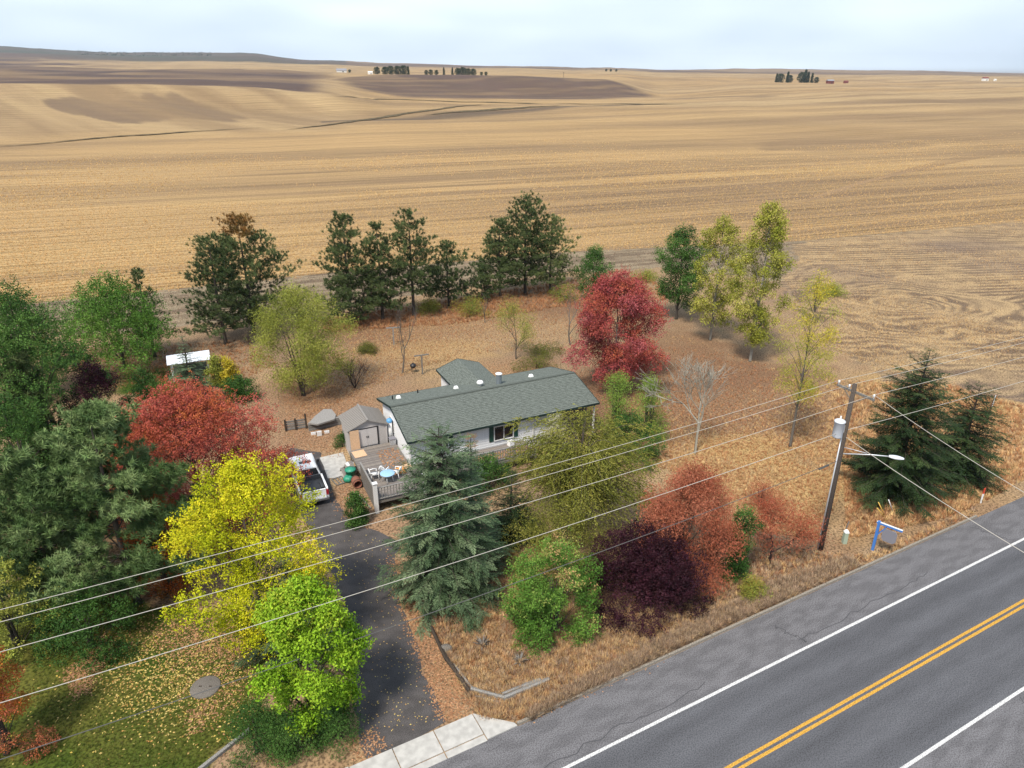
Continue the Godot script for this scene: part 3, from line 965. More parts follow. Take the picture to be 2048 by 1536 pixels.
# ---------------------------------------------------------------- materials
func materials() -> void:
	var m := mat("stubble", Color(1, 1, 1), 0.95)
	m.vertex_color_use_as_albedo = true
	m.albedo_texture = noise_tex(0.02, [grey(0.74), grey(0.93), grey(1.0)], [0.2, 0.5, 0.75], 1024, 5, 3)
	m.detail_enabled = true
	m.detail_blend_mode = BaseMaterial3D.BLEND_MODE_MUL
	m.detail_uv_layer = BaseMaterial3D.DETAIL_UV_2
	m.detail_albedo = noise_tex(0.12, [grey(0.62), grey(0.94), grey(1.0)], [0.25, 0.5, 0.7], 1024, 3, 9)
	m = mat("yard", Color(1, 1, 1), 0.95)
	m.detail_enabled = true
	m.detail_blend_mode = BaseMaterial3D.BLEND_MODE_MUL
	m.detail_uv_layer = BaseMaterial3D.DETAIL_UV_2
	m.detail_albedo = noise_tex(0.05, [grey(0.62), grey(0.92), grey(1.0)], [0.25, 0.5, 0.75], 1024, 5, 4)
	m.uv2_scale = Vector3(1.0 / 11.0, 1.0 / 11.0, 1)
	for a in [["asphalt", 0.135, 0.138, 0.152], ["shoulder", 0.165, 0.162, 0.172], ["drive", 0.10, 0.093, 0.093]]:
		m = mat(a[0], Color(a[1], a[2], a[3]), 0.9)
		m.albedo_texture = noise_tex(0.012, [grey(0.9), grey(0.96), grey(1.0)], [0.3, 0.5, 0.7], 1024, 6, 21 + int(a[1] * 100))
		m.uv1_scale = Vector3(1.0 / 26.0, 1.0 / 9.0, 1) if a[0] != "drive" else Vector3(1.0 / 16.0, 1.0 / 11.0, 1)
		if a[0] == "asphalt":
			m.albedo_texture = ImageTexture.create_from_image(lane_wear())
			m.uv1_scale = Vector3(1.0 / 60.0, 1.0 / 7.0, 1)
			m.uv1_offset = Vector3(0, 18.1 / 7.0, 0)
		m.detail_enabled = true
		m.detail_blend_mode = BaseMaterial3D.BLEND_MODE_MUL
		m.detail_uv_layer = BaseMaterial3D.DETAIL_UV_2 if a[0] != "drive" else BaseMaterial3D.DETAIL_UV_1
		m.detail_albedo = noise_tex(0.22, [grey(0.72), grey(0.93), grey(1.0)], [0.25, 0.5, 0.75], 1024, 2, 31)
		m.uv2_scale = Vector3(1.0 / 17.0, 1.0 / 17.0, 1)
	grain("white_line", Color(0.74, 0.74, 0.74), 0.7, 0.6, 1.1)
	grain("yellow_line", Color(0.68, 0.38, 0.07), 0.7, 0.6, 1.1)
	mat("tar", Color(0.06, 0.06, 0.065), 0.6)
	grain("margin", lin(118, 104, 78, 0.78), 0.95, 0.6, 0.02)
	mat("track", lin(150, 124, 94, 0.74), 0.95)
	grain("kerb", Color(0.30, 0.27, 0.23), 0.9, 0.7, 0.8)
	grain("concrete", Color(0.42, 0.41, 0.39), 0.9, 0.9, 0.12)
	m = mat("leaf", Color(1, 1, 1), 0.6)
	m.vertex_color_use_as_albedo = true
	m.backlight_enabled = true
	m.backlight = grey(0.34)
	m = mat("needle", Color(1, 1, 1), 0.65)
	m.vertex_color_use_as_albedo = true
	m.backlight_enabled = true
	m.backlight = grey(0.2)
	m = mat("straw", Color(1, 1, 1), 0.85)
	m.vertex_color_use_as_albedo = true
	m.backlight_enabled = true
	m.backlight = grey(0.4)
	grain("bark", Color(0.10, 0.085, 0.072), 0.95, 0.6, 1.5)
	grain("pale_bark", Color(0.34, 0.32, 0.28), 0.9, 0.6, 1.5)
	grain("grey_bark", Color(0.19, 0.17, 0.15), 0.95, 0.6, 1.5)
	grain("dark_bark", Color(0.055, 0.04, 0.038), 0.95, 0.7, 1.5)
	grain("siding", Color(0.76, 0.78, 0.81), 0.6, 0.88, 0.8)
	grain("trim_white", Color(0.72, 0.73, 0.74), 0.5, 0.9, 0.8)
	mat("fascia", Color(0.018, 0.032, 0.03), 0.6)
	mat("shutter", Color(0.008, 0.055, 0.042), 0.5)
	m = mat("glass", Color(0.012, 0.014, 0.018), 0.06)
	m = mat("roof", Color(0.168, 0.19, 0.172), 0.95)
	m.albedo_texture = noise_tex(0.03, [grey(0.8), grey(0.93), grey(1.0)], [0.25, 0.5, 0.75], 512, 6, 41)
	m.uv1_scale = Vector3(0.13, 0.5, 1)
	m.detail_enabled = true
	m.detail_blend_mode = BaseMaterial3D.BLEND_MODE_MUL
	m.detail_uv_layer = BaseMaterial3D.DETAIL_UV_2
	m.detail_albedo = noise_tex(0.08, [grey(0.75), grey(0.95), grey(1.0)], [0.25, 0.5, 0.75], 512, 3, 43)
	m.uv2_scale = Vector3(0.3, 0.3, 1)
	mat("vent", Color(0.75, 0.76, 0.76), 0.5)
	mat("flue", Color(0.30, 0.34, 0.38), 0.4, 0.6)
	grain("shed_wall", Color(0.46, 0.44, 0.435), 0.6, 0.9, 0.8)
	grain("shed_door", Color(0.52, 0.50, 0.50), 0.55, 0.9, 0.8)
	grain("shed_roof", Color(0.25, 0.235, 0.22), 0.6, 0.8, 0.8)
	mat("black", Color(0.012, 0.012, 0.014), 0.5)
	grain("plywood", Color(0.62, 0.42, 0.27), 0.8, 0.85, 0.6)
	for k in 3:
		grain("deck%d" % k, [Color(0.24, 0.215, 0.20), Color(0.20, 0.18, 0.17), Color(0.28, 0.25, 0.225)][k], 0.9, 0.7, 1.2)
	grain("old_wood", Color(0.26, 0.245, 0.225), 0.92, 0.6, 1.2)
	grain("silver_wood", Color(0.36, 0.35, 0.335), 0.92, 0.55, 1.4)
	grain("dark_wood", Color(0.085, 0.068, 0.055), 0.95, 0.6, 1.2)
	grain("pole_wood", Color(0.12, 0.10, 0.088), 0.9, 0.65, 1.0)
	m = mat("truck_white", Color(0.76, 0.77, 0.78), 0.35)
	m.clearcoat_enabled = true
	m.clearcoat = 0.6
	mat("rubber", Color(0.02, 0.02, 0.021), 0.8)
	mat("chrome", Color(0.55, 0.56, 0.58), 0.25, 0.9)
	mat("bed_liner", Color(0.055, 0.06, 0.068), 0.7)
	mat("tail_red", Color(0.30, 0.012, 0.02), 0.3)
	mat("green_plastic", Color(0.02, 0.22, 0.14), 0.5)
	mat("white_plastic", Color(0.78, 0.79, 0.80), 0.45)
	mat("blue_plastic", Color(0.10, 0.30, 0.55), 0.45)
	mat("pale_blue", Color(0.26, 0.44, 0.62), 0.5)
	mat("clay", Color(0.20, 0.085, 0.06), 0.8)
	mat("orange_cloth", Color(0.60, 0.26, 0.08), 0.8)
	mat("transformer", Color(0.56, 0.60, 0.66), 0.45)
	mat("galvanised", Color(0.55, 0.57, 0.60), 0.45, 0.5)
	mat("wire", Color(0.42, 0.40, 0.36), 0.7, 0.0)
	mat("cable", Color(0.10, 0.10, 0.10), 0.7)
	mat("sign_blue", Color(0.05, 0.17, 0.48), 0.5)
	mat("sign_grey", Color(0.19, 0.19, 0.22), 0.6)
	mat("pedestal", Color(0.30, 0.36, 0.28), 0.6)
	mat("marker_yellow", Color(0.70, 0.46, 0.10), 0.5)
	mat("marker_red", Color(0.50, 0.06, 0.03), 0.5)
	mat("canopy", Color(0.60, 0.64, 0.70), 0.6)
	mat("far_wall", Color(0.70, 0.69, 0.66), 0.8)
	mat("far_red", Color(0.16, 0.045, 0.04), 0.8)
	mat("far_roof", Color(0.22, 0.22, 0.24), 0.8)
	grain("slab_stone", Color(0.27, 0.26, 0.25), 0.9, 0.8, 0.5)
	grain("white_bark", Color(0.42, 0.40, 0.34), 0.85, 0.7, 1.5)
	grain("stone", Color(0.22, 0.20, 0.18), 0.95, 0.6, 1.5)

func lane_wear() -> Image:      # two lanes of worn asphalt: oil-dark wheel paths, grey aggregate, ravelled specks
	var im := Image.create(512, 192, false, Image.FORMAT_RGB8)
	for j in 192:
		var c := (j + 0.5) / 192.0 * 7.0
		var band := 0.0
		for w in [0.85, 2.65, 4.35, 6.15]:
			band += exp(-pow((c - w) / 0.42, 2.0))
		for i in 512:
			var a := TAU * i / 512.0
			var p := Vector3(cos(a) * 45.0, sin(a) * 45.0, c * 55.0)
			var n := nz.get_noise_3dv(p * 1.5) * 0.5 + nz2.get_noise_3dv(p * Vector3(9, 9, 3)) * 0.35
			im.set_pixel(i, j, grey(clampf(0.93 - band * 0.07 + n * 0.14, 0.4, 1.0)))
	return im

func grain(key: String, c: Color, rough: float, low: float, scale: float) -> void:
	var m := mat(key, c, rough)
	if not M.has("grain_tex%d" % int(low * 10)):
		M["grain_tex%d" % int(low * 10)] = noise_tex(0.03, [grey(low), grey((low + 1.0) / 2.0), grey(1.0)], [0.25, 0.5, 0.75], 512, 5, 50 + int(low * 10))
	m.albedo_texture = M["grain_tex%d" % int(low * 10)]
	m.uv1_triplanar = true
	m.uv1_scale = Vector3.ONE * scale

# ---------------------------------------------------------------- buildings and things
func B(x: float, y: float, back: float) -> Vector3:      # the house's own axes: right along its front, up, and back
	return Vector3(x, y, -back)

func in_house(x: float, y: float, back: float) -> Vector3:
	return house_o + Basis(Vector3.UP, HOUSE_TURN) * B(x, y, back)

func courses(st: SurfaceTool, a: Vector3, b: Vector3, c: Vector3, d: Vector3, n: int) -> void:   # a slope a-b (eave) to d-c (ridge) laid in overlapping courses
	var nrm := (b - a).cross(d - a).normalized()
	for k in n:
		var f0 := float(k) / n
		var f1 := float(k + 1) / n
		var p := [a.lerp(d, f0) + nrm * 0.022, b.lerp(c, f0) + nrm * 0.022, b.lerp(c, f1) + nrm * 0.004, a.lerp(d, f1) + nrm * 0.004]
		var ln := a.distance_to(b)
		var dp := a.distance_to(d)
		var t := [Vector2(0, f0 * dp), Vector2(ln, f0 * dp), Vector2(ln, f1 * dp), Vector2(0, f1 * dp)]
		for q in [0, 2, 1, 0, 3, 2]:
			st.set_uv(t[q])
			st.set_uv2(t[q])
			st.add_vertex(p[q])
		var lo := [a.lerp(d, f0), b.lerp(c, f0)]
		for q in [lo[0], p[1], lo[1], lo[0], p[0], p[1]]:
			st.set_uv(Vector2.ZERO)
			st.set_uv2(Vector2.ZERO)
			st.add_vertex(q)

func house() -> void:
	var o := thing("house", "white single-storey home with long low grey-green shingle roof and green shutters", "house", house_o, HOUSE_TURN)
	var W := 16.4
	var D := 8.55
	var rg := 4.28
	var st := mb()
	box(st, B(6.6, 1.62, 4.3), Vector3(12.5, 2.85, 7.5))
	box(st, B(14.5, 1.62, 4.9), Vector3(3.2, 2.85, 6.3))
	# the gable tops, as prisms under the roof
	for x in [[0.35, 0.6], [15.85, 16.1]]:
		hexa(st, [B(x[0], 3.045, 0.45), B(x[1], 3.045, 0.45), B(x[1], 3.045, 8.1), B(x[0], 3.045, 8.1), B(x[0], 4.0, rg - 0.05), B(x[1], 4.0, rg - 0.05), B(x[1], 4.0, rg + 0.05), B(x[0], 4.0, rg + 0.05)])
	done(st, "wall", M.siding, o)
	st = mb()
	box(st, B(6.6, 0.34, 4.3), Vector3(12.56, 0.72, 7.56))
	done(st, "skirting", M.trim_white, o)
	# clapboards: each a thin wedge, thicker at its lower edge
	var bd := mb()
	hexa(bd, [Vector3(-6.27, -0.1, 0.035), Vector3(6.27, -0.1, 0.035), Vector3(6.27, -0.1, 0), Vector3(-6.27, -0.1, 0), Vector3(-6.27, 0.1, 0.008), Vector3(6.27, 0.1, 0.008), Vector3(6.27, 0.1, 0), Vector3(-6.27, 0.1, 0)])
	bd.generate_normals()
	var bm := bd.commit()
	for k in 12:
		piece(bm, "siding_board", M.siding, o, Transform3D(Basis(), B(6.6, 0.81 + k * 0.2, 0.545)))
	for k in 17:
		var y := 0.81 + k * 0.2
		var half := 3.78 if y < 2.9 else maxf(0.25, 3.78 * (4.1 - y) / 1.15)
		var mid := 4.3 if y < 2.9 else 4.3
		var s := mb()
		hexa(s, [B(0.315, y - 0.1, mid - half), B(0.345, y - 0.1, mid - half), B(0.345, y - 0.1, mid + half), B(0.315, y - 0.1, mid + half), B(0.34, y + 0.1, mid - half), B(0.346, y + 0.1, mid - half), B(0.346, y + 0.1, mid + half), B(0.34, y + 0.1, mid + half)])
		done(s, "siding_board", M.siding, o)
	for x in [[0.29, 0.5], [10.55, 0.49], [12.88, 0.5]]:
		st = mb()
		box(st, B(x[0], 1.9, x[1]), Vector3(0.12, 2.26, 0.12))
		done(st, "corner_board", M.trim_white, o)
	# roof
	var rf := mb()
	courses(rf, B(0, 3.08, 0), B(W, 3.08, 0), B(W, 4.16, rg), B(0, 4.16, rg), 22)
	courses(rf, B(W, 3.08, D), B(0, 3.08, D), B(0, 4.16, rg), B(W, 4.16, rg), 22)
	quad(rf, B(0.02, 2.99, 0.03), B(0.02, 4.05, rg), B(W - 0.02, 4.05, rg), B(W - 0.02, 2.99, 0.03))
	quad(rf, B(0.02, 4.05, rg), B(0.02, 2.99, D - 0.03), B(W - 0.02, 2.99, D - 0.03), B(W - 0.02, 4.05, rg))
	var roof := done(rf, "roof", M.roof, o)
	st = mb()
	bar(st, B(-0.01, 4.19, rg), B(W + 0.01, 4.19, rg), 0.26, 0.035)
	done(st, "ridge_cap", M.roof, roof)
	for e in [[B(-0.03, 3.02, -0.02), B(W + 0.03, 3.02, -0.02)], [B(-0.03, 3.02, D + 0.02), B(W + 0.03, 3.02, D + 0.02)], [B(-0.02, 3.03, 0), B(-0.02, 4.11, rg)], [B(-0.02, 4.11, rg), B(-0.02, 3.03, D)], [B(W + 0.02, 3.03, 0), B(W + 0.02, 4.11, rg)], [B(W + 0.02, 4.11, rg), B(W + 0.02, 3.03, D)]]:
		st = mb()
		bar(st, e[0], e[1], 0.035, 0.17)
		done(st, "fascia_board", M.fascia, roof)
	for vt in [[1.4, 6.88], [6.31, 6.54], [12.95, 5.72]]:
		st = mb()
		var y: float = 4.16 - 1.08 * (vt[1] - rg) / (D - rg)
		frus(st, vt[0] - 0.2, vt[0] + 0.2, -vt[1] - 0.2, -vt[1] + 0.2, y - 0.05, vt[0] - 0.13, vt[0] + 0.13, -vt[1] - 0.13, -vt[1] + 0.13, y + 0.22)
		done(st, "roof_vent", M.vent, roof)
	st = mb(true)
	lathe(st, B(8.18, 3.72, 5.76), [[0.13, 0.0], [0.13, 0.28], [0.26, 0.3], [0.3, 0.42], [0.22, 0.55], [0.0, 0.6]])
	done(st, "turbine_vent", M.vent, roof)
	var ch := mb(true)
	lathe(ch, B(9.71, 3.6, 5.3), [[0.24, 0.0], [0.24, 1.15]])
	var chim := done(ch, "chimney", M.flue, roof)
	st = mb(true)
	lathe(st, B(9.71, 3.6, 5.3), [[0.1, 1.15], [0.3, 1.2], [0.3, 1.26], [0.0, 1.36]])
	done(st, "chimney_cap", M.vent, chim)
	for p in [[0.9, 6.9], [3.3, 7.7]]:
		st = mb()
		box(st, B(p[0], 3.62 - 0.25 * (p[1] - 6.9), p[1]), Vector3(0.09, 0.4, 0.09))
		done(st, "plumbing_vent", M.black, roof)
	# rear wing
	st = mb()
	box(st, B(8.7, 1.5, 10.1), Vector3(3.6, 2.98, 4.0))
	hexa(st, [B(6.9, 2.98, 12.0), B(10.5, 2.98, 12.0), B(10.5, 2.98, 12.1), B(6.9, 2.98, 12.1), B(8.6, 3.6, 12.0), B(8.8, 3.6, 12.0), B(8.8, 3.6, 12.1), B(8.6, 3.6, 12.1)])
	done(st, "rear_wing_wall", M.siding, o)
	var wr := mb()
	courses(wr, B(6.6, 3.06, 12.45), B(6.6, 3.06, 7.6), B(8.7, 3.78, 5.6), B(8.7, 3.78, 12.45), 10)
	courses(wr, B(10.8, 3.06, 7.6), B(10.8, 3.06, 12.45), B(8.7, 3.78, 12.45), B(8.7, 3.78, 5.6), 10)
	quad(wr, B(6.62, 2.97, 7.6), B(8.7, 3.68, 5.7), B(8.7, 3.68, 12.4), B(6.62, 2.97, 12.4))
	quad(wr, B(8.7, 3.68, 5.7), B(10.78, 2.97, 7.6), B(10.78, 2.97, 12.4), B(8.7, 3.68, 12.4))
	var wing := done(wr, "rear_wing_roof", M.roof, o)
	for e in [[B(6.58, 3.0, 8.5), B(6.58, 3.0, 12.47)], [B(10.82, 3.0, 8.5), B(10.82, 3.0, 12.47)], [B(6.6, 3.01, 12.47), B(8.7, 3.73, 12.47)], [B(8.7, 3.73, 12.47), B(10.8, 3.01, 12.47)]]:
		st = mb()
		bar(st, e[0], e[1], 0.035, 0.16)
		done(st, "fascia_board", M.fascia, wing)
	# windows
	window(o, 7.12, 8.84, 1.33, 2.63, 0.5, true)
	window(o, 2.38, 3.36, 1.75, 2.75, 0.5, true)
	var sw := MeshInstance3D.new()
	st = mb()
	box(st, B(0.3, 2.1, 5.3), Vector3(0.06, 1.1, 1.1))
	var fr := done(st, "window", M.trim_white, o)
	st = mb()
	box(st, B(0.285, 2.1, 5.3), Vector3(0.06, 0.96, 0.96))
	done(st, "pane", M.glass, fr)
	sw.free()
	st = mb()
	box(st, B(10.35, 2.62, 0.5), Vector3(0.5, 0.2, 0.06))
	done(st, "wall_vent", M.sign_grey, o)
	# brown board wall of the recessed porch, and its white post
	for k in 8:
		st = mb()
		box(st, B(13.25 + k * 0.4, 1.65, 1.72), Vector3(0.37, 2.8, 0.05))
		done(st, "porch_board", M.old_wood, o)
	st = mb()
	box(st, B(16.1, 1.5, 0.3), Vector3(0.12, 3.0, 0.12))
	done(st, "porch_post", M.trim_white, o)

func window(o: Node3D, x0: float, x1: float, y0: float, y1: float, back: float, shutters: bool) -> void:
	var st := mb()
	var c := Vector2((x0 + x1) / 2, (y0 + y1) / 2)
	for e in [[c.x, y0 + 0.035, x1 - x0, 0.07], [c.x, y1 - 0.035, x1 - x0, 0.07]]:
		box(st, B(e[0], e[1], back), Vector3(e[2], e[3], 0.12))
	for x in [x0 + 0.035, c.x, x1 - 0.035]:
		box(st, B(x, c.y, back), Vector3(0.07 if x != c.x else 0.05, y1 - y0 - 0.14, 0.11))
	var fr := done(st, "window", M.trim_white, o)
	for s in [-1, 1]:
		st = mb()
		var w := (x1 - x0) / 2 - 0.095
		box(st, B(c.x + s * (x1 - x0 - 0.02) / 4.0, c.y, back + 0.012), Vector3(w, y1 - y0 - 0.14, 0.04))
		done(st, "pane", M.glass, fr)
	if shutters:
		for s in [[x0 - 0.2], [x1 + 0.2]]:
			st = mb()
			box(st, B(s[0], c.y, back), Vector3(0.36, y1 - y0, 0.05))
			for k in 9:
				box(st, B(s[0], y0 + 0.1 + k * (y1 - y0 - 0.2) / 8.0, back - 0.028), Vector3(0.26, 0.06, 0.018), Basis(Vector3.RIGHT, 0.4))
			done(st, "shutter", M.shutter, o)

func shed() -> void:
	var o := thing("garden_shed", "grey-beige shed with ribbed gable roof and double doors beside the deck", "shed", in_house(-3.3, 0, 4.75), HOUSE_TURN)
	var st := mb()
	box(st, B(1.5, 1.27, 1.45), Vector3(2.96, 2.55, 2.84))
	for z in [0.05, 2.8]:
		hexa(st, [B(0.02, 2.545, z), B(2.98, 2.545, z), B(2.98, 2.545, z + 0.05), B(0.02, 2.545, z + 0.05), B(1.45, 3.1, z), B(1.55, 3.1, z), B(1.55, 3.1, z + 0.05), B(1.45, 3.1, z + 0.05)])
	done(st, "wall", M.shed_wall, o)
	for s in [-1.0, 1.0]:
		st = mb()
		var e := B(1.5 + s * 1.68, 2.5, -0.14)
		var r := B(1.5, 3.18, -0.14)
		var l := B(0, 0, 3.15)
		bar(st, (e + l / 2.0), (r + l / 2.0), 3.15, 0.04)
		var n := 13
		for k in n:
			var off := l * ((k + 0.5) / n)
			bar(st, e + off + Vector3(0, 0.03, 0), r + off + Vector3(0, 0.03, 0), 0.06, 0.05)
		done(st, "roof", M.shed_roof, o)
	st = mb()
	bar(st, B(1.5, 3.24, -0.16), B(1.5, 3.24, 3.05), 0.16, 0.04)
	done(st, "ridge_cap", M.shed_roof, o)
	for s in [-1.0, 1.0]:
		st = mb()
		box(st, B(1.42 + s * 0.395, 1.7, 0.005), Vector3(0.78, 1.5, 0.05))
		var d := done(st, "door", M.shed_door, o)
		st = mb()
		box(st, B(1.42 + s * 0.06, 1.72, -0.035), Vector3(0.05, 0.16, 0.04))
		done(st, "handle", M.black, d)
		st = mb()
		box(st, B(1.42 + s * 0.84, 1.7, 0.0), Vector3(0.1, 1.56, 0.05))
		done(st, "door_jamb", M.black, o)
	st = mb()
	box(st, B(1.42, 2.47, -0.0), Vector3(1.8, 0.05, 0.07))
	done(st, "door_track", M.black, o)
	for s in [0.03, 2.97]:
		st = mb()
		box(st, B(s, 1.27, 0.01), Vector3(0.09, 2.5, 0.07))
		done(st, "corner_trim", M.shed_door, o)
	var p := tag(done(sheet_box(in_house(-2.92, 1.72, 4.58), Vector3(0.72, 1.6, 0.03), Basis(Vector3.UP, HOUSE_TURN) * Basis(Vector3.RIGHT, -0.06)), "plywood_sheet", M.plywood), "plywood sheet leaning upright against the shed front", "plywood", "")
	p = tag(done(sheet_box(in_house(-2.85, 0.945, 3.7), Vector3(0.95, 0.025, 1.05), Basis(Vector3.UP, HOUSE_TURN + 0.05)), "plywood_sheet", M.plywood), "plywood sheet lying flat on the deck before the shed", "plywood", "")
	p = tag(done(sheet_box(in_house(-0.2, 0.945, 0.3), Vector3(0.9, 0.025, 0.6), Basis(Vector3.UP, HOUSE_TURN + 0.3)), "plywood_sheet", M.plywood), "small pale plywood offcut lying on the deck by the spruce top", "plywood", "")

func sheet_box(c: Vector3, s: Vector3, b: Basis) -> SurfaceTool:
	var st := mb()
	box(st, c, s, b)
	return st

func deck() -> void:
	var o := thing("deck", "weathered grey wooden deck with railings wrapping the corner of the home", "deck", house_o, HOUSE_TURN)
	rng.seed = 77
	var main := BoxMesh.new()
	main.size = Vector3(3.62, 0.035, 0.138)
	var k := 0
	var b := -3.2
	while b < 4.6:
		piece(main, "deck_board", M["deck%d" % (rng.randi() % 3)], o, Transform3D(Basis(), B(-1.6 + rng.randf_range(-0.02, 0.02), 0.9 + rng.randf_range(-0.004, 0.004), b)))
		b += 0.145
	var walk := BoxMesh.new()
	walk.size = Vector3(4.7, 0.035, 0.138)
	b = -1.85
	while b < 0.4:
		for x in [2.57, 7.29]:
			piece(walk, "deck_board", M["deck%d" % (rng.randi() % 3)], o, Transform3D(Basis(), B(x + rng.randf_range(-0.01, 0.01), 0.896 + rng.randf_range(-0.004, 0.004), b)))
		b += 0.145
	var st := mb()
	for e in [[-3.42, -3.25, -3.42, 4.6], [-3.42, -3.29, 0.2, -3.29], [0.24, -3.25, 0.24, -1.95], [0.2, -1.95, 9.66, -1.95], [9.68, -1.95, 9.68, 0.45]]:
		bar(st, B(e[0], 0.78, e[1]), B(e[2], 0.78, e[3]), 0.045, 0.2)
	done(st, "rim_joist", M.old_wood, o)
	for p in [[-3.38, 4.4], [-3.38, 0.6], [0.2, -3.2], [0.2, -1.9], [4.0, -1.9], [6.8, -1.9], [9.6, -1.9]]:
		st = mb()
		box(st, B(p[0], 0.4, p[1]), Vector3(0.12, 0.8, 0.12))
		done(st, "support_post", M.old_wood, o)
	# white corner posts
	for p in [[-3.42, -3.36, 2.35], [0.1, -3.36, 2.2]]:
		st = mb()
		box(st, B(p[0], p[2] / 2, p[1]), Vector3(0.26, p[2], 0.26))
		box(st, B(p[0], p[2] + 0.025, p[1]), Vector3(0.34, 0.05, 0.34))
		done(st, "corner_post", M.trim_white, o)
	# railings: rails, then each baluster
	var bal := BoxMesh.new()
	bal.size = Vector3(0.05, 0.86, 0.05)
	for r in [[-3.28, 0.0, -3.33], [4.2, 9.66, -1.9]]:
		for y in [1.92, 1.06]:
			st = mb()
			bar(st, B(r[0], y, r[2]), B(r[1], y, r[2]), 0.1, 0.05)
			done(st, "rail", M.silver_wood, o)
		var x: float = r[0] + 0.1
		while x < r[1]:
			piece(bal, "baluster", M.silver_wood, o, Transform3D(Basis(), B(x, 1.49, r[2])))
			x += 0.21
	for x in [4.2, 6.0, 7.8, 9.66]:
		st = mb()
		box(st, B(x, 1.45, -1.9), Vector3(0.1, 1.1, 0.1))
		done(st, "rail_post", M.silver_wood, o)
	# close-boarded side towards the drive
	var sb := BoxMesh.new()
	sb.size = Vector3(0.03, 1.7, 0.17)
	b = -3.1
	while b < 0.7:
		piece(sb, "side_board", M.old_wood if rng.randf() < 0.7 else M.silver_wood, o, Transform3D(Basis(), B(-3.47, 1.0 + rng.randf_range(-0.02, 0.02), b)))
		b += 0.185
	st = mb()
	bar(st, B(-3.44, 1.88, -3.2), B(-3.44, 1.88, 0.75), 0.12, 0.05)
	done(st, "rail", M.silver_wood, o)
	# steps down to the drive
	var sp := thing("wooden_steps", "weathered wooden steps leading from the deck down to the concrete pad", "steps", in_house(-3.45, 0, 2.6), HOUSE_TURN)
	for i in 3:
		for j in 2:
			st = mb()
			box(st, B(-0.18 - i * 0.32 - j * 0.15, 0.68 - i * 0.21, 0), Vector3(0.135, 0.04, 1.5))
			done(st, "tread", M.deck2 if j else M.deck0, sp)
	for z in [-0.7, 0.7]:
		st = mb()
		bar(st, B(-0.05, 0.66, z), B(-1.05, 0.04, z), 0.045, 0.2)
		done(st, "stringer", M.old_wood, sp)
	var fr := thing("wooden_pallet", "small old wooden pallet lying beside the deck steps", "pallet", in_house(-4.9, 0.03, 1.9), HOUSE_TURN + 0.2)
	for e in [[-0.4, -0.5, 0.4, -0.5], [-0.4, 0.5, 0.4, 0.5], [-0.4, -0.46, -0.4, 0.46], [0.4, -0.46, 0.4, 0.46], [-0.13, -0.46, -0.13, 0.46], [0.13, -0.46, 0.13, 0.46]]:
		st = mb()
		bar(st, B(e[0], 0.03, e[1]), B(e[2], 0.03, e[3]), 0.07, 0.06)
		done(st, "slat", M.old_wood, fr)

func chair(x: float, back: float, turn: float, label: String) -> void:
	var o := thing("plastic_chair", label, "chair", in_house(x, 0.92, back), turn, "white plastic chairs on the deck")
	var st := mb(true)
	frus(st, -0.25, 0.25, -0.23, 0.25, 0.40, -0.27, 0.27, -0.25, 0.27, 0.44)
	done(st, "seat", M.white_plastic, o)
	st = mb(true)
	var pts := []
	for i in 9:
		var a := PI * i / 8.0
		pts.append(Vector3(cos(a) * 0.27, 0.44 + sin(a) * 0.46, -0.25 - sin(a) * 0.12))
	var rr := []
	rr.resize(9)
	rr.fill(0.03)
	tube(st, pts, rr, 6)
	for k in 5:
		var xx := -0.16 + k * 0.08
		bar(st, Vector3(xx, 0.44, -0.25), Vector3(xx, 0.44 + 0.46 * sqrt(1 - pow(xx / 0.28, 2)), -0.36), 0.045, 0.02)
	done(st, "backrest", M.white_plastic, o)
	for s in [-1, 1]:
		st = mb(true)
		tube(st, [Vector3(s * 0.27, 0.62, -0.28), Vector3(s * 0.3, 0.65, 0.0), Vector3(s * 0.29, 0.63, 0.24)], [0.03, 0.03, 0.03], 6)
		done(st, "armrest", M.white_plastic, o)
		for z in [-0.26, 0.25]:
			st = mb(true)
			tube(st, [Vector3(s * 0.28, 0.63 if z > 0 else 0.42, z), Vector3(s * 0.3, 0.0, z * 1.15)], [0.028, 0.024], 6)
			done(st, "leg", M.white_plastic, o)

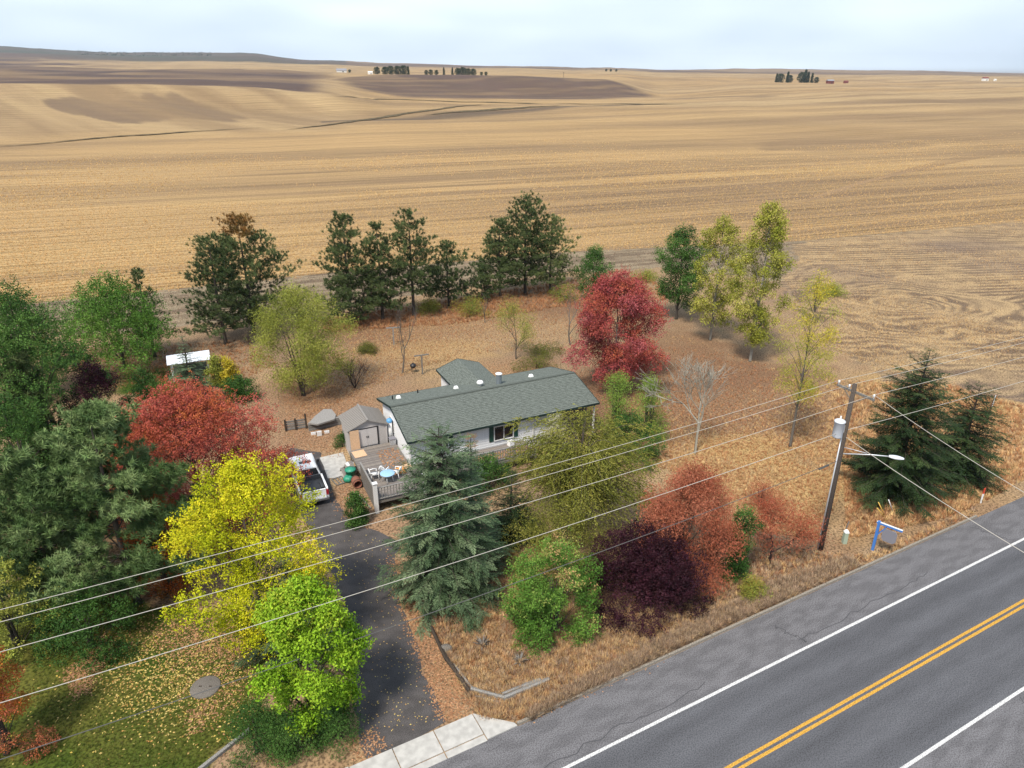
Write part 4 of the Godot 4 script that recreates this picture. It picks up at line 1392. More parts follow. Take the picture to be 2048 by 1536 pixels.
func deck_things() -> void:
	chair(-2.75, -0.35, 2.0, "white plastic armchair by the boarded side of the deck")
	chair(-1.95, -0.15, 2.9, "white plastic armchair behind the pale blue table")
	chair(-1.15, -0.75, -1.9, "white plastic armchair beside the orange cushion")
	var t := thing("deck_table", "pale blue round plastic table among the white deck chairs", "table", in_house(-1.95, 0.92, -1.15), 0)
	var st := mb(true)
	lathe(st, Vector3.ZERO, [[0.0, 0.66], [0.52, 0.67], [0.54, 0.70], [0.5, 0.72], [0.0, 0.72]], 20)
	done(st, "table_top", M.pale_blue, t)
	for k in 4:
		st = mb(true)
		tube(st, [Vector3(cos(k * PI / 2) * 0.3, 0.68, sin(k * PI / 2) * 0.3), Vector3(cos(k * PI / 2) * 0.4, 0, sin(k * PI / 2) * 0.4)], [0.03, 0.025], 6)
		done(st, "leg", M.white_plastic, t)
	st = mb()
	frus(st, -0.42, 0.42, -0.32, 0.32, 0.0, -0.36, 0.36, -0.26, 0.26, 0.22)
	var c := tag(done(st, "orange_cushion", M.orange_cloth), "square orange cushion lying on the deck boards", "cushion") as Node3D
	c.position = in_house(-0.75, 0.922, -0.2)
	c.rotation.y = 0.3
	# by the drive: green bin, white bucket, clay barrel
	var g := thing("garden_bin", "green plastic garden bin beside the boarded deck side", "bin", G(702, 957), 0.3)
	st = mb(true)
	lathe(st, Vector3.ZERO, [[0.0, 0.01], [0.3, 0.01], [0.36, 0.72], [0.4, 0.74], [0.4, 0.8], [0.34, 0.8]], 16)
	done(st, "body", M.green_plastic, g)
	st = mb(true)
	lathe(st, Vector3(0.02, 0.78, 0), [[0.41, 0.0], [0.4, 0.06], [0.0, 0.12]], 16)
	done(st, "lid", M.green_plastic, g)
	var k2 := thing("plastic_bucket", "white plastic bucket with a lid standing behind the green bin", "bucket", G(701, 941), 0)
	st = mb(true)
	lathe(st, Vector3.ZERO, [[0.0, 0.01], [0.24, 0.01], [0.29, 0.62]], 16)
	done(st, "body", M.white_plastic, k2)
	st = mb(true)
	lathe(st, Vector3(0, 0.62, 0), [[0.31, -0.03], [0.31, 0.03], [0.0, 0.05]], 16)
	done(st, "lid", M.white_plastic, k2)
	var gb := thing("garbage_bag", "crumpled green bag slumped in front of the green bin", "bag", G(697, 962), 0)
	st = mb(true)
	for i in 6:
		var a := i * 1.05
		lathe(st, Vector3(cos(a) * 0.12, 0, sin(a) * 0.12), [[0.0, 0.0], [0.24, 0.04], [0.28, 0.2 + 0.05 * (i % 3)], [0.15, 0.42], [0.0, 0.48 - 0.04 * (i % 2)]], 9)
	done(st, "body", M.green_plastic, gb)
	var br := thing("barrel", "reddish-brown barrel lying on its side with a dark open end", "barrel", G(714, 972) + Vector3(0, 0.36, 0), HOUSE_TURN)
	st = mb(true)
	lathe(st, Vector3.ZERO, [[0.0, -0.44], [0.31, -0.44], [0.35, -0.2], [0.36, 0.0], [0.35, 0.2], [0.31, 0.44], [0.28, 0.44], [0.28, -0.3], [0.0, -0.3]], 18)
	var bo := done(st, "body", M.clay, br)
	bo.rotation.x = PI / 2
	for y in [-0.3, 0.3]:
		st = mb(true)
		lathe(st, Vector3.ZERO, [[0.345, y - 0.03], [0.36, y - 0.025], [0.36, y + 0.025], [0.345, y + 0.03]], 18)
		done(st, "hoop", M.dark_wood, bo)
	# beside the home's end wall
	var h := thing("water_tank", "slim white tank with a blue lid between shed and home", "tank", in_house(0.02, 0.92, 5.0), 0)
	st = mb(true)
	lathe(st, Vector3.ZERO, [[0.0, 0.0], [0.21, 0.0], [0.21, 1.6], [0.0, 1.62]], 16)
	done(st, "body", M.white_plastic, h)
	st = mb(true)
	lathe(st, Vector3(0, 1.62, 0), [[0.23, -0.04], [0.24, 0.16], [0.16, 0.24], [0.0, 0.26]], 16)
	done(st, "lid", M.blue_plastic, h)
	var a := thing("metal_bin", "small grey metal bin on the deck against the home's end wall", "bin", in_house(-0.05, 0.92, 4.2), HOUSE_TURN)
	st = mb()
	frus(st, -0.2, 0.2, -0.2, 0.2, 0.0, -0.24, 0.24, -0.24, 0.24, 0.5)
	done(st, "body", M.galvanised, a)
	st = mb()
	box(st, Vector3(0, 0.53, 0), Vector3(0.52, 0.06, 0.52))
	done(st, "lid", M.sign_grey, a)
	# white box on the front walkway
	st = mb()
	frus(st, -0.24, 0.24, -0.18, 0.18, 0, -0.22, 0.22, -0.16, 0.16, 0.36)
	var w := tag(done(st, "white_crate", M.white_plastic), "small white box standing on the front walkway below the large window", "box") as Node3D
	w.position = in_house(8.4, 0.92, 0.1)
	w.rotation.y = HOUSE_TURN + 0.3
	# kettle grill and clothes-line posts behind the home
	var gr := thing("kettle_grill", "black kettle grill standing on dry grass behind the home", "grill", G(827, 745), 0.4)
	st = mb(true)
	lathe(st, Vector3(0, 0.72, 0), [[0.0, -0.24], [0.2, -0.18], [0.3, -0.02], [0.31, 0.02]], 16)
	done(st, "bowl", M.black, gr)
	st = mb(true)
	lathe(st, Vector3(0, 0.74, 0), [[0.32, 0.0], [0.28, 0.14], [0.14, 0.24], [0.0, 0.27]], 16)
	var lid := done(st, "lid", M.black, gr)
	st = mb()
	box(st, Vector3(0, 1.05, 0), Vector3(0.16, 0.04, 0.04))
	done(st, "handle", M.dark_wood, lid)
	for k in 3:
		var an := k * TAU / 3
		st = mb()
		bar(st, Vector3(cos(an) * 0.2, 0.6, sin(an) * 0.2), Vector3(cos(an) * 0.34, 0.0, sin(an) * 0.34), 0.035, 0.035)
		done(st, "leg", M.black, gr)
	for q in [[845, 748, 0.35, "grey wooden clothes-line post standing next to the kettle grill", "old_wood"], [788, 690, 0.2, "clothes-line post with pale crossbar near the pine row", "silver_wood"]]:
		var p := thing("clothesline_post", q[3], "post", G(q[0], q[1]), q[2], "clothes-line posts in the back yard")
		st = mb()
		box(st, Vector3(0, 1.0, 0), Vector3(0.13, 2.0, 0.13))
		done(st, "post", M[q[4]], p)
		st = mb()
		box(st, Vector3(0, 2.05, 0), Vector3(1.5, 0.11, 0.11))
		done(st, "crossbar", M[q[4]], p)

func patio() -> void:
	# retaining wall of stacked timbers with a slab on top, left of the shed
	var a := G(618, 862)
	var b := G(683, 848)
	var d := (b - a).normalized()
	var back := Vector3(d.z, 0, -d.x) * (1.0 if d.x > 0 else -1.0)
	var o := thing("timber_wall", "low wall of stacked grey timbers carrying a round-cornered slab", "wall", a)
	for k in 3:
		var st := mb()
		bar(st, Vector3(0, 0.12 + 0.24 * k, 0) + back * 0.02 * k, b - a + Vector3(0, 0.12 + 0.24 * k, 0) + back * 0.02 * k, 0.2, 0.22)
		done(st, "timber", M.silver_wood if k != 1 else M.old_wood, o)
	var st := mb()
	var out := []
	for p in [[617, 846], [630, 832], [647, 818], [663, 818], [672, 829], [669, 838], [636, 848]]:
		out.append(G(p[0], p[1], 0.78) - a)
	for i in range(1, out.size() - 1):
		tri(st, out[0], out[i + 1], out[i])
	for i in out.size():
		var j := (i + 1) % out.size()
		quad(st, out[i], out[j], out[j] - Vector3(0, 0.14, 0), out[i] - Vector3(0, 0.14, 0))
	done(st, "slab", M.slab_stone, o)
	for q in [[627, 869, "white concrete block below the timber wall, lying beside the fence end"], [639, 871, "white concrete block standing on another below the timber wall"], [654, 866, "white concrete block below the timber wall, lying next to the shed side"]]:
		var bl := thing("concrete_block", q[2], "block", G(q[0], q[1]), 0.3, "concrete blocks below the timber wall")
		for y in [0.1, 0.3] if q[0] == 639 else [0.1]:
			st = mb()
			for e in [[-0.17], [0.0], [0.17]]:
				box(st, Vector3(e[0], y, 0), Vector3(0.05, 0.19, 0.19))
			for z in [-0.08, 0.08]:
				for x in [-0.085, 0.085]:
					box(st, Vector3(x, y, z), Vector3(0.12, 0.19, 0.03))
			done(st, "body", M.trim_white, bl)
	# old board fence
	var f := thing("board_fence", "short old grey board fence between red maple and timber wall", "fence", G(572, 862))
	var e2 := G(614, 856) - f.position
	for k in 4:
		st = mb()
		bar(st, Vector3(0, 0.16 + 0.22 * k, 0), e2 + Vector3(0, 0.16 + 0.22 * k, 0), 0.05, 0.16)
		done(st, "rail", M.old_wood if k % 2 else M.silver_wood, f)
	for t in [0.02, 0.5, 1.0]:
		st = mb()
		var c: Vector3 = e2 * t + Vector3(0, 0.55 if t < 1 else 0.7, 0.08)
		box(st, c, Vector3(0.13, 1.1 if t < 1 else 1.4, 0.1))
		done(st, "post", M.dark_wood, f)

func truck() -> void:
	# built nose towards -z, then turned along the drive
	var o := thing("pickup_truck", "white pickup truck with empty dark-lined bed parked on the drive", "truck", in_house(-7.12, 0, 2.2), HOUSE_TURN)
	var st := mb()
	# cab and nose: stations along the length
	frus(st, -0.98, 0.98, -2.95, 0.72, 0.42, -1.0, 1.0, -2.98, 0.72, 0.8)
	frus(st, -1.0, 1.0, -2.98, 0.72, 0.8, -0.9, 0.9, -2.84, 0.7, 1.14)
	frus(st, -0.9, 0.9, -2.84, -1.25, 1.14, -0.78, 0.78, -2.66, -1.25, 1.22)
	done(st, "body", M.truck_white, o)
	st = mb()
	frus(st, -0.9, 0.9, -1.45, 0.68, 1.14, -0.72, 0.72, -0.82, 0.5, 1.76)
	frus(st, -0.72, 0.72, -0.82, 0.5, 1.76, -0.6, 0.6, -0.66, 0.36, 1.83)
	var cab := done(st, "cab", M.truck_white, o)
	for g in [["windshield", [Vector3(-0.76, 1.2, -1.43), Vector3(0.76, 1.2, -1.43), Vector3(0.64, 1.7, -0.9), Vector3(-0.64, 1.7, -0.9)], Vector3(0, 0.01, -0.015)], ["rear_window", [Vector3(0.78, 1.24, 0.66), Vector3(-0.78, 1.24, 0.66), Vector3(-0.64, 1.7, 0.54), Vector3(0.64, 1.7, 0.54)], Vector3(0, 0, 0.02)]]:
		st = mb()
		var q: Array = g[1]
		quad(st, q[1] + g[2], q[0] + g[2], q[3] + g[2], q[2] + g[2])
		quad(st, q[0], q[1], q[2], q[3])
		done(st, g[0], M.glass, cab)
	st = mb()
	box(st, Vector3(0, 1.84, -0.36), Vector3(0.8, 0.02, 0.34))
	done(st, "sunroof", M.glass, cab)
	for s in [-1.0, 1.0]:
		for z in [[-1.12, -0.28, -0.76, -0.26], [-0.2, 0.52, -0.2, 0.42]]:
			st = mb()
			var a := Vector3(s * 0.882, 1.24, z[0])
			var b := Vector3(s * 0.882, 1.24, z[1])
			var c := Vector3(s * 0.752, 1.68, z[3])
			var d := Vector3(s * 0.752, 1.68, z[2])
			quad(st, a, b, c, d)
			quad(st, a, d, c, b)
			done(st, "side_window", M.glass, cab)
		st = mb()
		frus(st, s * 1.05 - 0.1, s * 1.05 + 0.1, -1.2, -1.08, 1.2, s * 1.05 - 0.1, s * 1.05 + 0.1, -1.2, -1.1, 1.42)
		done(st, "mirror", M.truck_white if s < 0 else M.black, o)
		st = mb()
		box(st, Vector3(s * 0.99, 0.95, -0.1), Vector3(0.03, 0.04, 0.16))
		done(st, "door_handle", M.chrome, o)
		# bed side
		st = mb()
		frus(st, s * 0.93 - 0.07, s * 0.93 + 0.07, 0.74, 2.92, 0.45, s * 0.92 - 0.06, s * 0.92 + 0.06, 0.74, 2.92, 1.24)
		done(st, "bed_side", M.truck_white, o)
		st = mb()
		box(st, Vector3(s * 0.92, 1.255, 1.84), Vector3(0.13, 0.03, 2.1))
		done(st, "bed_rail_cap", M.truck_white, o)
		st = mb()
		box(st, Vector3(s * 0.9, 0.95, 2.94), Vector3(0.16, 0.42, 0.06))
		done(st, "tail_light", M.tail_red, o)
		st = mb()
		box(st, Vector3(s * 0.74, 0.86, -2.95), Vector3(0.36, 0.2, 0.08))
		done(st, "headlight", M.chrome, o)
		for z in [-2.0, 1.9]:
			var w := mb(true)
			lathe(w, Vector3.ZERO, [[0.0, -0.12], [0.3, -0.12], [0.37, -0.09], [0.375, 0.09], [0.3, 0.12], [0.2, 0.1], [0.0, 0.1]], 20)
			var wh := done(w, "wheel", M.rubber, o)
			wh.position = Vector3(s * 0.88, 0.375, z)
			wh.rotation.z = -s * PI / 2
			w = mb(true)
			lathe(w, Vector3.ZERO, [[0.22, 0.1], [0.2, 0.125], [0.08, 0.13], [0.0, 0.14]], 16)
			done(w, "rim", M.chrome, wh)
			# dark arch behind each wheel
			w = mb()
			box(w, Vector3(s * 0.96, 0.62, z), Vector3(0.06, 0.5, 0.95))
			done(w, "wheel_arch", M.black, o)
	st = mb()
	box(st, Vector3(0, 0.86, 1.84), Vector3(1.72, 0.06, 2.14))
	box(st, Vector3(0, 1.04, 0.78), Vector3(1.7, 0.42, 0.05))
	for s in [-1, 1]:
		box(st, Vector3(s * 0.845, 1.04, 1.84), Vector3(0.03, 0.38, 2.1))
		box(st, Vector3(s * 0.72, 0.98, 1.9), Vector3(0.22, 0.2, 0.9))
	for k in 9:
		box(st, Vector3(-0.56 + k * 0.14, 0.897, 1.84), Vector3(0.05, 0.02, 2.1))
	done(st, "bed_liner", M.bed_liner, o)
	st = mb()
	box(st, Vector3(0, 0.9, 2.93), Vector3(1.62, 0.66, 0.07))
	box(st, Vector3(0, 1.24, 2.93), Vector3(1.62, 0.03, 0.1))
	var tg := done(st, "tailgate", M.truck_white, o)
	st = mb()
	box(st, Vector3(0, 1.02, 2.975), Vector3(0.26, 0.1, 0.02))
	done(st, "tailgate_handle", M.black, tg)
	st = mb()
	frus(st, -0.97, 0.97, 2.9, 3.1, 0.44, -0.97, 0.97, 2.96, 3.12, 0.6)
	done(st, "bumper", M.chrome, o)
	st = mb()
	frus(st, -0.97, 0.97, -3.14, -2.9, 0.44, -0.95, 0.95, -3.12, -2.94, 0.64)
	done(st, "bumper", M.chrome, o)
	st = mb()
	box(st, Vector3(0, 0.52, 2.0), Vector3(1.7, 0.2, 1.9))
	done(st, "chassis", M.black, o)
	st = mb()
	box(st, Vector3(0, 0.86, -2.99), Vector3(1.1, 0.22, 0.04))
	done(st, "grille", M.black, o)

func wire_between(a: Vector3, b: Vector3, sag: float, r: float, label: String, m: Material, called := "power_line") -> void:
	var st := mb(true)
	var pts := []
	var rr := []
	var n := 28
	for i in n + 1:
		var f := float(i) / n
		pts.append(a.lerp(b, f) - Vector3(0, sag * 4.0 * f * (1.0 - f), 0))
		rr.append(r)
	tube(st, pts, rr, 5)
	tag(done(st, called, m), label, "cable", "overhead lines along the road")

func utility() -> void:
	var p := G(1640, 1098)
	var o := thing("utility_pole", "brown wooden utility pole with crossarm, grey transformer and street lamp arm", "utility pole", p)
	var st := mb(true)
	tube(st, [Vector3(0, -0.2, 0), Vector3(0, 6, 0), Vector3(0, 11.55, 0)], [0.19, 0.16, 0.125], 12)
	done(st, "pole", M.pole_wood, o)
	st = mb(true)
	tube(st, [Vector3(-0.2, 0, 0.08), Vector3(-0.165, 8.3, 0.07)], [0.045, 0.04], 7)
	done(st, "cable_guard", M.galvanised, o)
	var N := ROAD_N
	var E := ROAD_E
	st = mb()
	bar(st, -N * 1.25 + Vector3(0, 11.0, 0) + E * 0.2, N * 1.25 + Vector3(0, 11.0, 0) + E * 0.2, 0.1, 0.13)
	var arm := done(st, "crossarm", M.old_wood, o)
	for t in [-1.0, 1.0]:
		st = mb()
		bar(st, N * 0.75 * t + Vector3(0, 10.93, 0) + E * 0.2, Vector3(0, 10.3, 0) + E * 0.17, 0.03, 0.04)
		done(st, "brace", M.old_wood, o)
	var ins := [-1.17, -0.45, 1.17]
	for t in ins:
		st = mb(true)
		lathe(st, N * t + E * 0.2 + Vector3(0, 11.06, 0), [[0.03, 0.0], [0.03, 0.08], [0.08, 0.1], [0.06, 0.16], [0.075, 0.18], [0.04, 0.26], [0.0, 0.27]], 10)
		done(st, "insulator", M.vent, arm)
	st = mb(true)
	lathe(st, -E * 0.5 - N * 0.1 + Vector3(0, 8.2, 0), [[0.0, 0.0], [0.26, 0.0], [0.29, 0.08], [0.29, 0.98], [0.32, 1.0], [0.32, 1.06], [0.2, 1.14], [0.0, 1.16]], 18)
	var tf := done(st, "transformer", M.transformer, o)
	st = mb(true)
	lathe(st, -E * 0.5 - N * 0.1 + Vector3(0, 9.34, 0), [[0.05, 0.0], [0.07, 0.06], [0.04, 0.12], [0.06, 0.18], [0.03, 0.26]], 8)
	done(st, "bushing", M.vent, tf)
	st = mb()
	box(st, -E * 0.2 - N * 0.05 + Vector3(0, 8.7, 0), Vector3(0.25, 0.5, 0.1))
	done(st, "bracket", M.galvanised, tf)
	# street lamp on a long arm over the road
	st = mb(true)
	var d := (G(1792, 918, 7.3) - p)
	d.y = 0
	d = d.normalized()
	tube(st, [d * 0.1 + Vector3(0, 7.0, 0), d * 1.6 + Vector3(0, 7.28, 0), d * 2.6 + Vector3(0, 7.38, 0)], [0.04, 0.035, 0.035], 7)
	tube(st, [d * 0.1 + Vector3(0, 7.45, 0), d * 1.4 + Vector3(0, 7.33, 0)], [0.02, 0.02], 6)
	var la := done(st, "lamp_arm", M.galvanised, o)
	st = mb(true)
	var c := d * 2.95 + Vector3(0, 7.4, 0)
	var side := d.cross(Vector3.UP)
	var rings := []
	for i in 9:
		var f := i / 8.0
		var w: float = 0.04 + 0.16 * pow(sin(PI * clampf(f * 0.85 + 0.1, 0, 1)), 0.7)
		rings.append([c + d * (f - 0.5) * 0.8, w])
	for i in 8:
		for k in 10:
			var a0 := TAU * k / 10
			var a1 := TAU * (k + 1) / 10
			var r0: Array = rings[i]
			var r1: Array = rings[i + 1]
			quad(st, r0[0] + side * cos(a0) * r0[1] + Vector3(0, sin(a0) * r0[1] * 0.5, 0), r0[0] + side * cos(a1) * r0[1] + Vector3(0, sin(a1) * r0[1] * 0.5, 0), r1[0] + side * cos(a1) * r1[1] + Vector3(0, sin(a1) * r1[1] * 0.5, 0), r1[0] + side * cos(a0) * r1[1] + Vector3(0, sin(a0) * r1[1] * 0.5, 0))
	done(st, "lamp_head", M.transformer, la)
	# lines to the neighbouring poles, which stand out of the picture
	var left := p + Vector3(-49.4, 0, 25.4)
	var right := p + ROAD_E * 52.0 + ROAD_N * 0.5
	var names := ["bare line at the field end of the crossarm", "bare line beside the pole top on the crossarm", "bare line at the road end of the crossarm"]
	var i := 0
	for t in ins:
		var y := Vector3(0, 11.3, 0)
		wire_between(left + N * t + y, p + N * t + E * 0.2 + y, 0.55, 0.013, names[i] + ", running past the front yard trees", M.wire)
		wire_between(p + N * t + E * 0.2 + y, right + N * t + y, 0.5, 0.013, names[i] + ", running on past the dark spruces", M.wire)
		i += 1
	wire_between(left + Vector3(0, 8.3, 0), p + Vector3(0, 8.55, 0) + E * 0.17, 0.6, 0.016, "bare neutral line below the crossarm, running past the front yard trees", M.wire)
	wire_between(p + Vector3(0, 8.55, 0) + E * 0.17, right + Vector3(0, 8.3, 0), 0.5, 0.016, "bare neutral line below the crossarm, running on past the dark spruces", M.wire)
	wire_between(left + Vector3(0, 5.8, 0), p + Vector3(0, 6.5, 0) - E * 0.17, 0.7, 0.018, "lowest dark telephone cable with a black splice near the pole", M.cable, "telephone_cable")
	wire_between(p + N * 1.17 + E * 0.2 + Vector3(0, 11.3, 0), G(2300, 1126, 9.6), 0.3, 0.014, "bare line crossing the road from the crossarm end", M.wire)
	wire_between(p + Vector3(0, 8.2, 0), G(2300, 1250, 6.5), 0.3, 0.018, "pale line crossing the road from below the transformer", M.wire)
	st = mb(true)
	tube(st, [p + Vector3(-1.45, 6.33, 0.72), p + Vector3(-0.75, 6.4, 0.36)], [0.06, 0.06], 8)
	tag(done(st, "cable_splice", M.cable), "black splice case on the telephone cable next to the pole", "splice")

func roadside() -> void:
	# hanging sign: blue post and arm, grey plate (its back shows)
	var p := G(1745, 1100)
	var o := thing("hanging_sign", "blue roadside sign frame with a grey shaped plate hanging from its arm", "sign", p, -0.75)
	var st := mb()
	box(st, Vector3(0, 1.1, 0), Vector3(0.15, 2.2, 0.15))
	bar(st, Vector3(0.02, 1.15, 0), Vector3(0.48, 2.02, 0), 0.06, 0.06)
	done(st, "post", M.sign_blue, o)
	st = mb()
	box(st, Vector3(0.62, 2.08, 0), Vector3(1.5, 0.12, 0.13))
	done(st, "arm", M.sign_blue, o)
	st = mb()
	box(st, Vector3(0.62, 2.15, 0), Vector3(1.5, 0.02, 0.12))
	done(st, "arm_cap", M.trim_white, o)
	st = mb()
	var out := [Vector2(-0.42, 0.25), Vector2(-0.3, 0.42), Vector2(0.3, 0.42), Vector2(0.42, 0.25), Vector2(0.42, -0.3), Vector2(0.28, -0.46), Vector2(-0.28, -0.46), Vector2(-0.42, -0.3)]
	for z in [-0.025, 0.025]:
		for i in range(1, 7):
			var q := [out[0], out[i], out[i + 1]]
			if z > 0:
				tri(st, Vector3(q[0].x, q[0].y, z), Vector3(q[1].x, q[1].y, z), Vector3(q[2].x, q[2].y, z))
			else:
				tri(st, Vector3(q[0].x, q[0].y, z), Vector3(q[2].x, q[2].y, z), Vector3(q[1].x, q[1].y, z))
	for i in 8:
		var a: Vector2 = out[i]
		var b: Vector2 = out[(i + 1) % 8]
		quad(st, Vector3(a.x, a.y, -0.025), Vector3(b.x, b.y, -0.025), Vector3(b.x, b.y, 0.025), Vector3(a.x, a.y, 0.025))
	var pl := done(st, "plate", M.sign_grey, o)
	pl.position = Vector3(0.72, 1.42, 0)
	for x in [0.46, 0.98]:
		st = mb()
		box(st, Vector3(x, 1.93, 0), Vector3(0.02, 0.2, 0.02))
		done(st, "hanger", M.galvanised, o)
	# telephone pedestal and leaning stake
	var t := thing("cable_pedestal", "short grey-green cable pedestal in dry grass beside the pole", "pedestal", G(1688, 1086))
	st = mb()
	frus(st, -0.13, 0.13, -0.13, 0.13, -0.02, -0.12, 0.12, -0.12, 0.12, 0.85)
	done(st, "body", M.pedestal, t)
	st = mb()
	frus(st, -0.145, 0.145, -0.145, 0.145, 0.85, -0.08, 0.08, -0.08, 0.08, 1.0)
	done(st, "cap", M.vent, t)
	st = mb()
	bar(st, G(1684, 1078), G(1684, 1078) + Vector3(0.25, 1.3, -0.1), 0.06, 0.06)
	tag(done(st, "wooden_stake", M.old_wood), "thin old wooden stake leaning behind the cable pedestal", "stake")
	# yellow guards on the guy wires
	for q in [[1771, 1034, 1757, 1005, "longer yellow guy-wire guard leaning below the big spruce", "marker_yellow"], [1770, 1036, 1752, 1013, "shorter pale yellow guy-wire guard leaning below the big spruce", "marker_yellow"], [1786, 1024, 1777, 999, "thin white rod leaning among the big spruce's lower branches", "vent"]]:
		var a := G(q[0], q[1])
		var b := G(q[2], q[3], 1.5)
		st = mb(true)
		tube(st, [a, a + (b - a).normalized() * 1.9], [0.035, 0.03], 7)
		tag(done(st, "guy_guard", M[q[5]]), q[4], "guy guard")
	# red-topped marker at the road edge
	var r := thing("marker_post", "white roadside marker post with a red top near the pavement edge", "marker", G(1961, 1006), 0.4)
	st = mb()
	box(st, Vector3(0, 0.38, 0), Vector3(0.12, 0.78, 0.05))
	done(st, "post", M.vent, r)
	st = mb()
	box(st, Vector3(0, 1.0, 0), Vector3(0.13, 0.46, 0.055))
	done(st, "red_top", M.marker_red, r)
	# board sign by the second spruce
	var s := thing("board_sign", "white board sign on brown posts beside the smaller spruce", "sign", G(1975, 838), 0.9)
	for x in [-0.35, 0.35]:
		st = mb()
		box(st, Vector3(x, 0.9, 0), Vector3(0.1, 1.8, 0.1))
		done(st, "post", M.clay, s)
	st = mb()
	box(st, Vector3(0, 1.75, 0.07), Vector3(0.95, 0.85, 0.04))
	done(st, "board", M.vent, s)
	# logs and rails that edge the corner of the drive
	rng.seed = 31
	var defs := [
		[846, 1222, 862, 1262, 0.10, "dark_wood", "short dark log at the foot of the front blue spruce"],
		[862, 1258, 893, 1322, 0.13, "dark_wood", "dark weathered log along the drive edge, second from the spruce"],
		[893, 1320, 938, 1385, 0.13, "dark_wood", "long dark split log along the drive edge, leading to the corner"],
		[906, 1330, 944, 1378, 0.08, "silver_wood", "slender grey split rail lying along the dark drive-edge log"],
		[942, 1382, 1012, 1400, 0.15, "silver_wood", "brown-grey log across the corner between drive and road"],
		[950, 1394, 1000, 1406, 0.07, "old_wood", "thin broken rail under the corner log"],
		[1008, 1400, 1098, 1362, 0.16, "silver_wood", "thick cracked silver-grey log lying towards the road"],
		[1004, 1392, 1080, 1362, 0.13, "silver_wood", "second silver-grey log behind the thick cracked one"]]
	for q in defs:
		var a := G(q[0], q[1]) + Vector3(0, q[4] * 0.85, 0)
		var b := G(q[2], q[3]) + Vector3(0, q[4] * 0.85, 0)
		st = mb()
		var seg := 9
		var n := 8
		var side := (b - a).normalized().cross(Vector3.UP)
		var ringsets := []
		for i in n + 1:
			var ring := []
			for k in seg:
				var an := TAU * k / seg
				var rad: float = q[4] * (0.85 + 0.25 * nz2.get_noise_2d(i * 20.0 + q[0], k * 90.0 + q[1])) * (1.0 if k % 3 else 0.8)
				ring.append(a.lerp(b, float(i) / n) + (side * cos(an) + Vector3.UP * sin(an)) * rad + Vector3(0, nz2.get_noise_1d(i * 30.0 + q[0]) * 0.04, 0))
			ringsets.append(ring)
		for i in n:
			for k in seg:
				var j := (k + 1) % seg
				quad(st, ringsets[i][k], ringsets[i][j], ringsets[i + 1][j], ringsets[i + 1][k])
		for k in range(1, seg - 1):
			tri(st, ringsets[0][0], ringsets[0][k + 1], ringsets[0][k])
			tri(st, ringsets[n][0], ringsets[n][k], ringsets[n][k + 1])
		tag(done(st, "log", M[q[5]]), q[6], "log", "logs edging the corner of the drive")
	# lawn: concrete lid, timber edging
	var c := G(411, 1375)
	var l := thing("round_lid", "round grey concrete lid set flush in the leafy lawn", "lid", c)
	st = mb(true)
	lathe(st, Vector3.ZERO, [[0.72, -0.05], [0.72, 0.05], [0.68, 0.07], [0.0, 0.075]], 28)
	done(st, "slab", M.stone, l)
	for k in 2:
		st = mb()
		box(st, Vector3(-0.25 + 0.5 * k, 0.09, 0), Vector3(0.14, 0.03, 0.04))
		done(st, "handle", M.dark_wood, l)
	st = mb()
	bar(st, G(396, 1545) + Vector3(0, 0.08, 0), G(500, 1462) + Vector3(0, 0.08, 0), 0.16, 0.18)
	tag(done(st, "timber_edging", M.silver_wood), "grey timber edging the lawn beside the juniper hedge", "timber")
	st = mb()
	bar(st, G(742, 1018) + Vector3(0, 0.04, 0), G(712, 985) + Vector3(0, 0.04, 0), 0.07, 0.08)
	bar(st, G(712, 985) + Vector3(0, 0.04, 0), G(694, 1000) + Vector3(0, 0.04, 0), 0.05, 0.06)
	tag(done(st, "timber_strip", M.silver_wood), "thin pale timber strip beside the green shrub by the deck", "timber")
	# white-roofed shelter in the neighbour's garden
	var sh := thing("garden_shelter", "small garden shelter with a bright white sheet roof behind a blue spruce", "shelter", G(384, 750), 0.42)
	sh.scale = Vector3.ONE * 0.86
	for x in [-2.1, 2.1]:
		for z in [-1.4, 1.4]:
			st = mb()
			box(st, Vector3(x * 0.92, 1.15, z * 0.9), Vector3(0.12, 2.3, 0.12))
			done(st, "post", M.trim_white, sh)
	for s2 in [-1.0, 1.0]:
		st = mb()
		bar(st, Vector3(0, 2.55, s2 * 1.65) + Vector3(0, -0.35, 0), Vector3(0, 2.75, 0), 4.6, 0.05)
		for k in 12:
			bar(st, Vector3(-2.2 + k * 0.4, 2.24, s2 * 1.65), Vector3(-2.2 + k * 0.4, 2.79, 0), 0.04, 0.03)
		done(st, "roof_sheet", M.canopy, sh)
	for x in [-2.0, 2.0]:
		st = mb()
		bar(st, Vector3(x, 2.2, -1.4), Vector3(x, 2.2, 1.4), 0.1, 0.12)
		done(st, "beam", M.trim_white, sh)
	st = mb()
	box(st, Vector3(0, 0.5, -1.2), Vector3(3.6, 1.0, 0.06))
	done(st, "back_panel", M.old_wood, sh)
	# stones by the verge
	for q in [[892, 1298, 0.28, "grey boulder beside the drive-edge logs"], [1150, 1165, 0.3, "pale stone half hidden left of the purple shrub"]]:
		st = mb(true)
		var rr: float = q[2]
		lathe(st, Vector3.ZERO, [[rr * 0.9, -0.05], [rr * 1.05, rr * 0.3], [rr * 0.75, rr * 0.7], [rr * 0.3, rr * 0.86], [0.0, rr * 0.9]], 8)
		var so := tag(done(st, "boulder", M.stone), q[3], "stone") as Node3D
		so.position = G(q[0], q[1])
		so.scale = Vector3(1.3, 1.0, 0.9)

